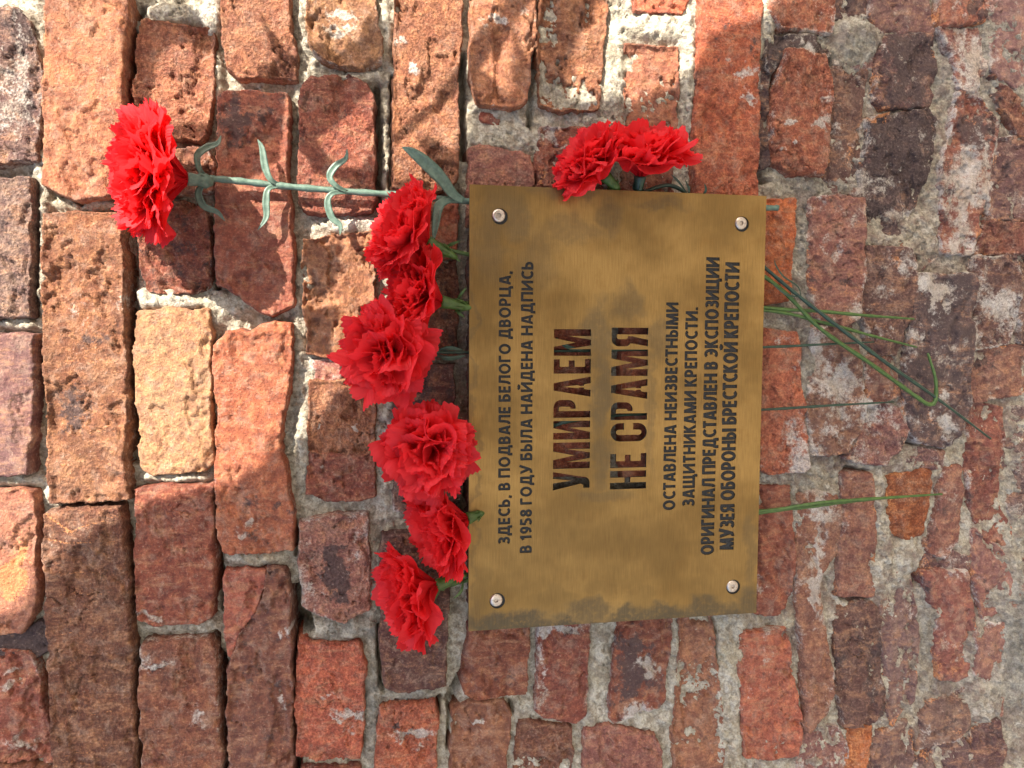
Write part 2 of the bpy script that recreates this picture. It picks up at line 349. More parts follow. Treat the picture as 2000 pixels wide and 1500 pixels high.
 ([(1940,152),(2000,200),(2070,230),(2070,300),(1992,252),(1958,205)],'R',0,1.5,.16,.2),
 ([(1958,272),(2070,262),(2070,425),(1945,425),(1940,350)],'D',0,1.6,.18,.2),
 ([(1935,436),(2070,442),(2070,490),(1912,492)],'R',0,1.5,.1,.2),
 ([(1915,690),(1990,680),(2070,690),(2070,740),(1985,770),(1905,782),(1900,740)],'N',-1,1.6,.16,.25),
 ([(1995,505),(2075,500),(2075,680),(1998,668)],'P',1,1.4,.2,.2),([(1912,1228),(1958,1222),(1966,1330),(1958,1400),(1915,1412),(1908,1320)],'N',-1,1.5,.2,.2),
 ([(1700,700),(1748,702),(1758,770),(1720,782),(1694,790)],'B',-1,1.4,.2,.2),([(1782,880),(1848,884),(1846,912),(1822,912),(1775,905)],'P',-1,1.3,.25,.1),
 ([(1905,1436),(1948,1408),(1966,1470),(1950,1560),(1930,1560),(1915,1500)],'D',0,1.5,.15,.2),([(1985,1100),(2075,1090),(2075,1210),(1985,1200)],'P',1,1.5,.3,.1),([(1975,800),(2075,790),(2075,1010),(1990,1010),(1968,930)],'P',-1,1.5,.32,.1),
 ([(1630,360),(1690,362),(1690,378),(1630,376)],'D',-2,1.3,.2,.2),([(1700,465),(1780,470),(1836,440),(1836,500),(1800,530),(1775,482)],'P',-2,1.4,.3,.1),([(1722,938),(1735,1000),(1734,1100),(1722,1150),(1718,1000)],'P',-3,1.3,.4,.0),
 ([(1640,62),(1700,66),(1712,110),(1708,126),(1640,118)],'P',-2,1.2,.4,.0),([(1940,-60),(2075,-60),(2075,140),(1990,170),(1940,130)],'P',1,1.2,.35,.1),([(1820,1060),(1900,1095),(1898,1112),(1812,1112)],'P',-2,1.3,.3,.1),
 ([(1800,1478),(1880,1450),(1910,1440),(1935,1500),(1930,1560),(1790,1560)],'K',-1,1.5,.16,.2),
]
# rows going on outside the picture
def outside_rows():
    R = random.Random(5)
    keys = 'RRBBDGOMN'
    bands = [(-560,-415),(-400,-250),(-238,-80)] + [(-60,72),(92,245),(266,410),(428,566),(588,726),(752,880),(912,1035),(1052,1150),(1200,1300),(1325,1420),(1450,1560),(1580,1680),(1705,1800),(1825,1920),(1945,2060)] + [(2085,2180),(2200,2290),(2310,2400),(2420,2510),(2530,2620),(2640,2740)]
    out = []
    for (x0, x1) in bands:
        segs = [(-900, -78), (1578, 2450)] if -80 < x0 < 2070 else [(-900, 2450)]
        for (s0, s1) in segs:
            y = s0 + R.uniform(0, 60)
            while y < s1 - 60:
                L = R.choice([230, 240, 460, 250]) * (1 - 0.08 * (x0 > 1000)); e = min(y + L, s1)
                if e - y > 60:
                    j = lambda: R.uniform(-7, 7)
                    out.append(([(x0+j(), y+j()), (x1+j(), y+j()), (x1+j(), (y+e)/2+j()), (x1+j(), e+j()), (x0+j(), e+j()), (x0+j(), (y+e)/2)],
                                R.choice(keys), R.uniform(0, 4), R.uniform(.8, 1.5), R.uniform(.02, .25), R.uniform(.05, .35)))
                y = e + R.uniform(16, 30)
    return out

# stains and chips with a place of their own: (kind, x, y, rx, ry, strength)   l lime, d dark, a bright clay
BLOB = [
 ('d',1412,60,25,22,.6),('l',1440,140,30,16,.9),('l',1457,190,12,12,.9),('d',1470,90,14,40,.6),('d',1385,110,20,14,.5),
 ('d',1358,165,14,20,.6),('d',655,1115,24,62,1.1),('d',460,240,70,70,.35),('a',500,480,60,90,.35),('d',500,1000,60,90,.35),
 ('a',500,740,60,80,.30),('l',450,700,24,50,.2),('l',700,1395,34,8,.7),('l',672,1392,30,8,.7),('l',640,1358,26,6,.8),('l',680,1425,20,7,.6),('l',800,1440,60,10,.7),('l',830,1425,25,14,.6),
 ('d',778,1418,9,10,1.4),('a',1450,300,50,70,.25),('l',1560,900,26,26,.8),('l',1550,840,20,40,.5),('l',1540,660,30,12,.3),
 ('l',1270,1300,18,18,1.0),('d',1270,1296,8,12,1.0),('d',1230,1310,20,60,.6),('l',1240,1390,30,16,.7),('l',1090,1225,50,10,.8),('l',1060,1320,8,80,.5),('d',1100,1228,30,10,.5),
 ('l',1600,700,22,50,.6),('l',1650,790,40,60,.4),('l',1650,720,20,30,.5),('d',1760,320,50,60,.4),('l',1760,420,50,20,.4),('l',1735,360,40,20,.2),
 ('l',1900,130,18,40,.7),('l',1905,330,26,50,.5),('l',1880,370,24,50,.5),('d',1900,260,30,30,.6),('a',1930,220,20,30,.6),('l',1880,480,26,20,.5),
 ('d',1860,600,22,70,.5),('l',1820,560,30,20,.6),('l',1835,600,18,50,.35),('l',1840,820,20,24,.6),('l',1600,1040,14,120,.6),('l',1595,1140,8,60,.7),('l',1630,1000,20,40,.4),
 ('l',1500,1280,10,80,.4),('l',1465,1350,10,40,.4),('d',1500,1360,10,60,.4),('l',1490,1140,20,20,.4),('a',1510,1165,24,24,.5),('d',1540,70,24,14,.5),
 ('l',1605,200,14,30,.5),('l',1540,245,10,6,.8),('l',1597,240,14,5,.9),('l',1533,280,8,8,.9),('l',1575,100,20,24,.5),('d',140,800,50,50,.4),('d',180,660,50,30,.3),
 ('l',160,600,50,50,.3),('l',230,590,10,20,.4),('l',105,1060,14,50,.45),('l',125,1330,10,60,.3),('a',130,1000,60,60,.3),('l',300,1205,30,10,.7),('l',400,1090,20,10,.3),
 ('l',310,1290,40,16,.5),('l',395,1400,20,20,.4),('d',310,1300,16,30,.3),('a',465,1270,30,20,.2),('l',555,1240,8,12,.7),('l',545,1370,12,20,.6),('l',475,1030,14,10,.7),
 ('l',670,25,30,12,.9),('l',660,55,24,8,.8),('l',620,100,20,10,.3),('l',785,85,8,10,.8),('l',810,130,16,16,.8),('l',970,40,22,16,.9),('l',1020,30,20,16,.5),
 ('d',980,100,12,26,.3),('d',940,100,10,30,.4),('l',335,260,10,8,.2),('l',30,150,40,60,.35),('l',20,230,50,40,.3),('l',40,100,10,60,.3),('d',50,60,24,40,.6),('d',60,200,14,50,.5),
 ('l',616,826,6,6,1.2),('l',700,841,6,5,1.2),('l',632,907,4,4,1.2),('l',1085,262,16,30,.8),('a',1055,350,14,24,.7),('l',20,1320,30,10,.6),('l',15,1350,20,10,.5),('l',30,1460,40,14,.6),
 ('a',40,1090,26,50,.8),('a',20,1140,30,40,.8),('l',1150,1450,8,8,.4),('l',935,1420,8,18,.9),('l',1735,1240,4,6,.6),('l',1865,1265,20,30,.35),('l',1700,1300,20,30,.2),('l',1660,610,20,20,.3),
 ('l',1715,560,24,30,.3),('l',1765,520,12,10,.7),('a',1740,505,22,16,.8),('a',1637,566,14,14,.9),('a',1590,560,20,8,.5),('l',1960,600,20,40,.4),('a',1728,835,18,26,.5),('l',1710,800,24,14,.6),
 ('a',1715,235,18,6,.7),('d',1790,120,30,40,.4),('a',1810,85,12,16,.5),('l',1710,1350,14,24,.3),('l',1555,1262,6,6,.5),
 ('l',610,1170,30,40,.1),('l',700,1060,16,50,.3),('l',600,1120,14,60,.3),('d',570,1000,10,30,.3),
]
SCR = [  # scratched lines, bright clay
 [(98,160),(150,175)],[(110,300),(200,302)],[(92,345),(205,342)],[(95,180),(210,175)],[(150,255),(205,262)],[(100,1005),(145,1035)],[(130,1035),(235,1005)],[(95,1050),(235,1060)],[(120,1115),(200,1118)],[(120,1155),(215,1158)],
 [(112,1237),(170,1235)],[(150,1375),(220,1370)],[(140,1395),(256,1380)],[(140,1433),(220,1420)],[(122,1474),(180,1462),(232,1443)],[(122,1480),(180,1488),(240,1497)],
 [(125,905),(150,893),(200,895),(235,915)],[(125,905),(140,930),(180,936),(225,925)],[(140,820),(175,812),(230,800)],[(170,700),(240,705)],[(205,562),(240,563)],[(115,700),(180,705),(240,730)],[(160,850),(240,835)],
 [(430,60),(470,90)],[(505,1155),(505,1156)],[(502,1470),(560,1462)],[(640,700),(700,690)],
]
# mortar: (x, y, rx, ry, level mm)
MLV = [
 (690,435,60,16,-3),(1205,160,14,120,-1),(1290,50,70,24,0),(1345,130,14,120,-1),(1195,300,12,80,-2),(980,265,60,20,-4),(590,30,10,40,-8),(750,60,12,60,-6),(700,145,60,10,-6),
 (590,165,14,30,-6),(760,230,12,80,-9),(680,1230,50,18,-4),(640,1236,50,18,-4),(725,1380,12,120,-6),(725,1120,14,80,-5),(800,1360,60,10,-4),(750,880,16,100,-6),(750,800,14,60,-7),
 (1178,1300,14,100,-4),(1160,1400,14,16,-3),(1430,1300,26,120,-1),(1425,1420,20,100,-1),(1320,1300,8,90,-3),(1250,1408,60,14,-3),(1580,760,18,120,-3),(1585,1040,12,100,-6),
 (1560,1010,6,80,-5),(1580,470,14,80,-5),(1680,80,40,40,0),(1850,380,14,60,-4),(1690,1040,16,0,-3),(1725,1040,16,110,-2),(1725,1100,20,60,-2),(1830,280,16,60,-4),(1860,150,14,40,-4),
 (1800,470,30,50,-3),(1600,365,100,14,-6),(1980,90,60,90,-2),(1520,620,40,18,-4),(1995,1260,34,130,1),(1930,1350,30,60,2),(1800,900,60,24,-2),(1540,935,60,10,-4),(1545,1215,20,14,-4),
 (310,575,60,10,-4),(340,592,60,10,0),(460,590,40,20,-6),(420,600,20,30,-5),(340,935,60,6,-3),(30,632,60,8,-5),(30,940,60,9,-4),(100,960,16,30,-6),(500,1095,50,12,-4),(340,1232,60,12,-6),(395,1225,26,12,-3),
 (345,18,60,16,-4),(410,20,14,40,-3),(420,150,8,40,-5),(78,450,9,120,-4),(76,540,9,60,-3),(60,40,30,50,-3),(74,90,10,60,-4),(160,395,60,10,-6),(75,320,14,30,-4),(580,640,12,80,-7),(590,860,12,80,-6),(590,560,12,60,-8),
 (1590,60,8,60,-4),(1500,40,14,60,0),(1735,470,40,12,-4),(1690,500,10,80,-3),(1690,720,14,60,-5),(1750,740,14,50,-6),(1780,1090,20,30,-3),(1830,1200,12,60,-5),(1920,1280,20,60,-2),(1445,1220,30,8,-3),(600,300,0,0,0),
]
MDEEP = [  # open joints: polyline, half width px, depth mm
 ([(428,1290),(436,1360),(440,1470),(444,1560)],5,-45),([(575,1170),(577,1260),(573,1400),(575,1540)],7,-50),([(573,1165),(585,1200),(600,1235)],9,-50),
 ([(272,1290),(272,1340),(278,1450)],5,-40),([(420,1030),(424,1110),(430,1200)],4,-35),([(416,1240),(426,1290)],3,-30),([(740,1230),(741,1290),(742,1345),(748,1357)],2.5,-25),([(88,700),(90,790),(92,850)],4,-28),([(65,400),(66,500),(63,590)],4,-28),
 ([(258,60),(256,200),(250,380)],6,-28),([(252,440),(254,640),(256,900)],5,-25),([(262,20),(270,10)],6,-28),([(418,300),(419,400),(418,520),(418,560)],4,-30),([(735,160),(737,250),(738,400)],5,-28),([(905,100),(903,200),(907,300)],5,-28),
 ([(425,760),(421,860),(420,930)],3,-20),([(905,1330),(880,1372),(888,1380)],6,-30),([(857,1372),(856,1400)],4,-30),([(1000,1380),(1002,1400)],3,-20),([(905,940),(908,1000),(906,1040)],5,-24),([(878,1385),(877,1470)],2.5,-22),
 ([(1395,1210),(1402,1290)],2.5,-16),([(1622,110),(1628,118)],6,-24),([(1770,500),(1800,505)],3,-20),([(1655,1172),(1700,1174)],4,-22),([(1660,918),(1700,922)],3,-20),([(1765,868),(1790,866)],3,-18),([(1795,1130),(1797,1140)],4,-25),([(1655,1425),(1700,1420)],4,-20),
 ([(518,1112),(516,1148),(500,1195),(478,1225),(450,1288)],3,-28),([(1484,255),(1490,345),(1500,350)],5,-20),([(1048,40),(1042,150),(1036,240)],4,-18),([(575,1040),(577,1090)],3,-22),([(765,140),(764,300),(763,380)],2.5,-22),([(66,690),(68,700)],2,-12),([(85,1380),(95,1440)],4,-26),([(95,350),(150,395)],3,-14),
]
MMK = [  # mortar marks: kind, x, y, rx, ry, s
 ('l',1205,130,16,150,.5),('l',1290,50,80,40,.55),('l',1345,130,16,150,.45),('l',690,435,60,20,.6),('l',420,60,16,80,.4),('l',340,590,70,14,.2),('l',310,575,60,8,.4),('d',75,560,14,100,.55),('d',70,40,30,60,.5),
 ('a',690,1230,70,30,.9),('a',725,1380,16,120,.9),('a',800,1362,60,14,.9),('a',725,1120,16,60,.3),('a',1580,800,20,140,.8),('a',1580,470,14,90,.7),('a',1600,365,100,16,.6),('a',1980,90,70,110,.7),('a',1990,1260,50,150,1.0),('a',1995,950,30,100,.5),
 ('a',1860,420,14,70,.5),('a',1845,120,14,80,.5),('a',1680,80,44,50,.8),('d',1650,1100,8,8,.1),('l',1430,1340,28,140,.45),('l',1725,1060,20,100,.45),('l',1320,1300,8,100,.5),('d',1955,1480,60,30,.3),('a',1820,1230,26,90,.7),
 ('a',1030,1240,14,100,.7),('a',1190,1230,14,100,.5),('l',1790,440,40,60,.2),('d',1800,700,500,300,.12),('d',905,800,14,300,.5),('d',870,600,50,300,.3),('l',1560,1240,10,60,.3),('l',30,5,40,12,.7),('l',70,70,8,40,.6),
 ('d',430,1400,10,200,.6),('d',575,1350,14,160,.6),('d',1850,1300,130,200,.35),('d',1700,650,160,250,.25),('d',1960,400,120,300,.4),
]

wall = empty('brick_wall', (0, WALL + 0.1, 0), 'old weathered red brick wall with crumbling pale lime mortar joints behind the plaque', 'brick wall')

def zones(X, Z):
    """photograph pixel of each wall point"""
    P = np.stack([X, np.full_like(X, WALL), Z], -1) - camv
    d = P @ fw
    return 1000 + FPX * (P @ rx) / d, 750 + FPX * (P @ dn) / d

def blob_masks(px, py, blobs, X, Z):
    w1 = 26 * fbm(X, Z, .016, 4, .6, 33); w2 = 26 * fbm(X, Z, .016, 4, .6, 37); px = px + w1; py = py + w2
    l = np.zeros_like(px); d = np.zeros_like(px); a = np.zeros_like(px)
    for (k, bx, by, rx_, ry_, s) in blobs:
        q = ((px - bx) / max(rx_, 1)) ** 2 + ((py - by) / max(ry_, 1)) ** 2
        if q.min() > 4: continue
        v = 1.0 * s * np.exp(-q * 0.9)
        if k == 'l': l += v
        elif k == 'd': d += v
        else: a += v
    return l, d, a

def set_marks(me, l, d, a):
    ca = me.color_attributes.new('marks', 'FLOAT_COLOR', 'POINT')
    arr = np.ones((len(l), 4), np.float32); arr[:, 0] = l; arr[:, 1] = d; arr[:, 2] = a
    ca.data.foreach_set('color', arr.ravel())

def grid_quads(mask):
    nx, nz = mask.shape
    idx = -np.ones(mask.shape, np.int64); idx[mask] = np.arange(mask.sum())
    a = idx[:-1, :-1]; b = idx[1:, :-1]; c = idx[1:, 1:]; d = idx[:-1, 1:]
    ok = (a >= 0) & (b >= 0) & (c >= 0) & (d >= 0)
    return np.stack([a[ok], b[ok], c[ok], d[ok]], -1)

def seg_dist(px, py, line):
    d2 = np.full(px.shape, 1e12)
    for (ax, ay), (bx, by) in zip(line[:-1], line[1:]):
        ex, ey = bx - ax, by - ay; L = ex * ex + ey * ey + 1e-9
        t = np.clip(((px - ax) * ex + (py - ay) * ey) / L, 0, 1)
        d2 = np.minimum(d2, (px - ax - t * ex) ** 2 + (py - ay - t * ey) ** 2)
    return np.sqrt(d2)

def make_brick(poly, key, prot, rough, lime, dark, res, seed):
    P = at([p[0] for p in poly], [p[1] for p in poly])[:, [0, 2]]
    pad = 0.006
    x0, z0 = P.min(0) - pad; x1, z1 = P.max(0) + pad
    xs = np.arange(x0, x1, res); zs = np.arange(z0, z1, res)
    X, Z = np.meshgrid(xs, zs, indexing='ij')
    off = seed * 3.7
    wx = X + 0.0022 * fbm(X, Z, 0.018, 3, .6, off + 1); wz = Z + 0.0022 * fbm(X, Z, 0.018, 3, .6, off + 5)
    sd = poly_sd(P, wx, wz) + float(np.interp(np.mean([p[0] for p in poly]), [700, 900, 1480, 1640], [.0013, .0008, .0010, .0034]))
    sd = sd + 0.0006 * fbm(X, Z, 0.006, 3, .6, off + 9)
    # chipped corners and edges
    chip = np.clip(fbm(X, Z, 0.030, 4, .55, off + 13) - 0.25, 0, 1) * 0.020 * rough
    low = float(np.interp(np.mean([p[0] for p in poly]), [1480, 1640], [0, 1]))
    r = 0.0008 + 0.0028 * low + 0.0014 * (fbm(X, Z, 0.03, 2, .5, off + 2) + 0.5).clip(0, 1)
    din = np.clip(sd / r, 0, 1)
    h = -r * 0.9 * (1 - np.sqrt(np.clip(1 - (1 - din) ** 2, 0, 1)))
    edge = np.exp(-np.clip(sd, 0, 1) / 0.007)
    h -= chip * edge
    rel = 0.0009 * fbm(X, Z, 0.045, 3, .5, off) + 0.00035 * fbm(X, Z, 0.009, 4, .62, off + 21)
    # flaked skin: terraces
    fl = fbm(X, Z * 1.5, 0.045, 5, .55, off + 31)
    rel -= 0.0016 * sstep(0.18, 0.24, fl) + 0.0013 * sstep(0.42, 0.47, fl)
    # striations of broken clay
    # broken faces: flat facets of split clay
    if rough >= 1.2:
        Rk = random.Random(seed * 7 + 1); f = np.full(X.shape, 0.0); gx = X + .003 * fbm(X, Z, .02, 4, .6, off + 71); gz = Z + .003 * fbm(X, Z, .02, 4, .6, off + 72)
        for k in range(9):
            qx, qz = Rk.uniform(P[:, 0].min(), P[:, 0].max()), Rk.uniform(P[:, 1].min(), P[:, 1].max()); th = Rk.uniform(0, 6.28); sl = Rk.uniform(.05, .30)
            f = np.minimum(f, Rk.uniform(0.0, .0012) + sl * ((gx - qx) * math.cos(th) + (gz - qz) * math.sin(th)) + (0.0012 if k < 5 else 0.006))
        f = np.maximum(f, -0.0045 - 0.001 * fbm(X, Z, .02, 3, .5, off + 73)); rel += f * min(1.0, (rough - 1.1) * 1.6) / rough
        ln_ = fbm(X * .35 + Z * .25, Z - X * .2, 0.010, 3, .55, off + 41); rel += 0.0007 * ln_ * (rough > 1.45)
    cr = np.abs(fbm(X, Z, 0.05, 3, .5, off + 51)); crm = fbm(X, Z, 0.06, 2, .5, off + 52)
    rel -= 0.0018 * (1 - sstep(0, 0.016, cr)) * sstep(0.1, 0.35, crm)
    pit = fbm(X, Z, 0.0045, 2, .5, off + 61); rel -= 0.0005 * sstep(0.6, 0.9, pit)
    rel -= 0.0005 * np.abs(fbm(X, Z, 0.0034, 2, .5, off + 63))
    h += rel * rough * sstep(-0.0005, 0.004, sd) + rel * 0.4
    h = np.where(sd < 0, -r * 0.9 + 14.0 * sd - 0.0015 * np.abs(fbm(X, Z, 0.01, 2, .5, off)), h)
    tiltx = ((seed * 37) % 11 - 5) / 5 * (0.010 + 0.05 * low); tiltz = ((seed * 53) % 13 - 6) / 6 * (0.010 + 0.06 * low)
    h += (X - P[:, 0].mean()) * tiltx + (Z - P[:, 1].mean()) * tiltz + prot * 0.001 + low * (0.0025 * math.sin(seed * 12.9) + 0.0035 * fbm(X, Z, 0.05, 3, .5, off + 91))
    mask = sd > -0.0028
    q = grid_quads(mask)
    Xm, Zm, hm, sdm = X[mask], Z[mask], h[mask], sd[mask]
    px, py = zones(Xm, Zm)
    l, d, a = blob_masks(px, py, BLOB, Xm, Zm)
    l += lime + 0.30 * np.exp(-np.clip(sdm, 0, 1) / 0.0022) ; d += dark
    wash = float(np.interp(np.mean([p[0] for p in poly]), [1500, 1640], [0, 1]))
    l += wash * (0.08 + 0.40 * fbm(Xm, Zm, 0.03, 3, .6, off + 81)); a += wash * (0.42 * np.exp(-np.clip(sdm, 0, 1) / 0.004) + 0.75 * fbm(Xm, Zm, 0.035, 3, .6, off + 83) - 0.05); d += wash * (0.45 * fbm(Xm, Zm, 0.04, 3, .6, off + 85) + 0.02)
    for ln in SCR:
        bx = [p[0] for p in ln]; by = [p[1] for p in ln]
        if max(bx) < px.min() or min(bx) > px.max() or max(by) < py.min() or min(by) > py.max(): continue
        wob = 3.0 * fbm(Xm, Zm, 0.03, 2, .5, 3)
        a += 0.62 * np.exp(-(seg_dist(px + 2 * wob, py + 2 * wob, ln) / 1.8) ** 2)
    cx, cz = P.mean(0)
    co = np.stack([Xm - cx, -hm, Zm - cz], -1)
    me = mesh_np('brick', co, q)
    set_marks(me, l, d, a)
    o = link('brick', me, M_BRICK, wall)
    o.location = (cx, -0.1, cz)
    c = np.array(lin(COL[key])); pxc = np.mean([p[0] for p in poly])
    mut = float(np.interp(pxc, [1480, 1640], [0.0, 0.42])) * (key not in 'Y')
    c = c * (1 - mut) + np.array(lin((118, 93, 90))) * mut
    c = (c * 0.86 + c.dot([.25, .6, .15]) * 0.15) * 0.95
    c = c * 1.07 * (1 + 0.10 * rng.normal()) * (1 + 0.04 * rng.normal(size=3))
    o.color = (*np.clip(c, 0, 1), 1)
    return o

RES = 0.00115
for i, (poly, key, prot, rough, lime, dark) in enumerate(BR):
    inside = max(p[0] for p in poly) > 0
    make_brick(poly, key, prot, rough, lime, dark, RES, i + 1)
for i, (poly, key, prot, rough, lime, dark) in enumerate(outside_rows()):
    make_brick(poly, key, prot, rough, lime, dark, 0.0035, i + 301)

# ------------------------------------------------------------------ mortar bed
def mortar(name, x0, x1, z0, z1, res):
    xs = np.arange(x0, x1, res); zs = np.arange(z0, z1, res)
    X, Z = np.meshgrid(xs, zs, indexing='ij'); px, py = zones(X, Z)
    lev = np.interp(px, [0, 780, 1000, 1500, 2000], [-13, -12, -7, -8.0, -8.5])
    lev = lev + np.interp(px, [900, 1500], [3.5, 3.2]) * fbm(X, Z, 0.035, 4, .55, 7)
    for (bx, by, rx_, ry_, v) in MLV:
        if rx_ == 0 or ry_ == 0: continue
        q = ((px - bx) / (rx_ + 4)) ** 2 + ((py - by) / (ry_ + 4)) ** 2
        k = np.exp(-q ** 2 * 0.7); lev = lev * (1 - k) + v * k
    for (ln, hw, v) in MDEEP:
        dd = seg_dist(px + 4 * fbm(X, Z, .02, 3, .5, 1), py + 4 * fbm(X, Z, .02, 3, .5, 2), ln)
        k = 1 - sstep(hw * 0.8, hw * 1.9, dd); lev = lev * (1 - k) + v * k
    h = lev * 0.001
    soft = sstep(-30, -16, lev)
    h += soft * (np.interp(px, [900, 1500], [.0016, .0028]) * fbm(X, Z, 0.016, 5, .6, 3) + 0.0009 * np.clip(fbm(X, Z, 0.006, 3, .55, 5), -1, 1))
    cl = fbm(X, Z, 0.010, 3, .5, 15); h += soft * (0.0018 * sstep(0.1, 0.35, cl) + 0.0009 * sstep(0.15, 0.3, fbm(X, Z, 0.005, 2, .5, 19))) 
    cr = np.abs(fbm(X, Z, 0.045, 4, .55, 25)); h -= 0.003 * (1 - sstep(0, 0.02, cr)) * soft
    l, d, a = blob_masks(px, py, MMK, X, Z)
    # only the picture part stays with the mortar of the middle piece
    mask = np.ones(X.shape, bool)
    me = mesh_np(name, np.stack([X.ravel(), -h.ravel(), Z.ravel()], -1), grid_quads(mask))
    set_marks(me, l.ravel(), d.ravel(), a.ravel())
    o = link(name, me, M_MORTAR, wall); o.location = (0, -0.1, 0)
    return o
lo = at([2100, -100, -100, 2100], [-110, -110, 1610, 1610])
mx0, mx1, mz0, mz1 = lo[:, 0].min(), lo[:, 0].max(), lo[:, 2].min(), lo[:, 2].max()
mortar('mortar', mx0, mx1, mz0, mz1, 0.0014)
for (a0, a1, b0, b1) in ((-1.1, mx0 + 0.002, -0.74, 0.8), (mx1 - 0.003, 1.1, -0.74, 0.8), (mx0, mx1, -0.74, mz0 + 0.002), (mx0, mx1, mz1 - 0.003, 0.8)):
    o = mortar('mortar', a0, a1, b0, b1, 0.004)
#PART2
# ------------------------------------------------------------------ ground in front of the wall
gb = NB('trodden_ground'); gb.pos = gb.n('NewGeometry').outputs['Position']
gb.put(gb.b.inputs['Base Color'], gb.mix(gb.ramp(gb.noise(6, 6), .35, .65), (0.20, 0.18, 0.155), (0.30, 0.28, 0.25)))
gb.b.inputs['Roughness'].default_value = 0.95
me = mesh_py('ground', [(-60, -60, -0.72), (60, -60, -0.72), (60, 6, -0.72), (-60, 6, -0.72)], [(0, 1, 2, 3)], False)
o = link('ground', me, gb.m); o['kind'] = 'structure'

# ------------------------------------------------------------------ what shades the wall: an added slab and an added leaf-plate branch, up to the right behind the viewer
def shade_point(p, t):
    return A(p) - SUN_DIR * t
def slab(name, pts, t, thick, mat, parent=None, jag=0.0, seed=1):
    R = random.Random(seed); out = []
    for i in range(len(pts)):
        a, b = pts[i], pts[(i + 1) % len(pts)]
        n = max(1, int(math.hypot(b[0] - a[0], b[1] - a[1]) / 18)) if jag and min(abs(a[0]), abs(a[1])) < 2200 else 1
        for k in range(n):
            f = k / n; j = jag * R.uniform(-1, 1) if k else 0
            out.append((a[0] + (b[0] - a[0]) * f + j, a[1] + (b[1] - a[1]) * f + j * .7))
    vs_ = [shade_point(p, t) for p in out] + [shade_point(p, t + thick) for p in out]
    n = len(out)
    fs = [tuple(range(n)), tuple(range(2 * n - 1, n - 1, -1))] + [(k, k + n, (k + 1) % n + n, (k + 1) % n) for k in range(n)]
    return link(name, mesh_py(name, vs_, fs, False), mat, parent)
blockm = NB('blocker_grey'); blockm.b.inputs['Base Color'].default_value = (0.35, 0.32, 0.28, 1); blockm.b.inputs['Roughness'].default_value = 0.9
platem = NB('plate_green'); platem.b.inputs['Base Color'].default_value = (0.06, 0.11, 0.03, 1)
S = [(-300,1330),(-60,1215),(40,1192),(75,1130),(105,1135),(160,1065),(235,1025),(300,985),(405,955),(440,958),(500,925),(575,842),(625,790),(640,768),(690,745),(735,690),(745,560),(765,500),(800,440),(830,400),(860,350),(890,300),(905,215),(922,120),(960,150),(985,185),(1005,175),(1008,60),(1035,130),(1047,60),
     (1056,-60),(1190,-60),(1150,35),(1098,140),(1105,176),(1165,182),(1210,180),(1240,186),(1290,160),(1330,148),(1365,138),(1385,80),(1480,48),(1540,10),(1700,-90),(2350,-300),(2350,2000),(-300,2000)]
o = slab('shade_slab', S, 1.15, 0.04, blockm.m, None, 5.0, 3); o['kind'] = 'structure'  # added unseen slab, its outline cut to the shade wanted on the wall
blocker = empty('shade_plates', shade_point((600, 300), 0.61), 'added branch in front of the wall casting dappled shade over the upper bricks', 'blocker')
SHADE_CUTS = [
 [(428,183),(565,186),(562,270),(556,318),(520,352),(470,366),(430,372)],
 [(255,30),(415,35),(414,78),(345,72),(310,85),(292,130),(286,190),(330,236),(400,232),(415,262),(258,275)],
 [(275,-40),(325,-40),(388,30),(375,46),(275,38)],
 [(508,20),(530,60),(555,95),(578,110),(576,162),(506,156),(500,130),(545,115),(530,90)],
 [(595,86),(640,70),(700,78),(702,40),(748,20),(762,150),(740,165),(590,162)],
 [(580,150),(737,150),(730,188),(692,230),(655,262),(628,280),(640,305),(660,330),(712,334),(732,300),(738,392),(690,367),(640,352),(615,345),(607,318),(588,300)],
 [(815,275),(842,268),(872,290),(884,296),(905,352),(900,400),(775,402),(772,352),(800,345),(840,345),(835,310)],
 [(736,130),(766,132),(768,405),(740,402)],
 [(590,466),(665,468),(660,500),(668,528),(640,560),(592,568)],
 [(592,590),(655,590),(665,610),(648,650),(640,690),(594,690)],
 [(300,395),(395,380),(410,435),(370,432),(330,440)],
]
for i, L in enumerate(SHADE_CUTS):
    lo_ = slab('leaf', L, 0.60 + 0.01 * (i % 4), 0.004, platem.m, None, 4.0, 20 + i)  # flat plate added out of view, cut to one shade patch, not foliage
    lo_.parent = blocker; lo_.location = -blocker.location
tv, tf = tube([shade_point(p, 0.61) for p in ((768, 277), (800, 246), (835, 212), (980, 60), (1100, -120))], [0.0025, 0.003, 0.003, 0.006, 0.008], 6)
tw = link('twig', mesh_py('twig', tv, tf), blockm.m, blocker); tw.location = -blocker.location

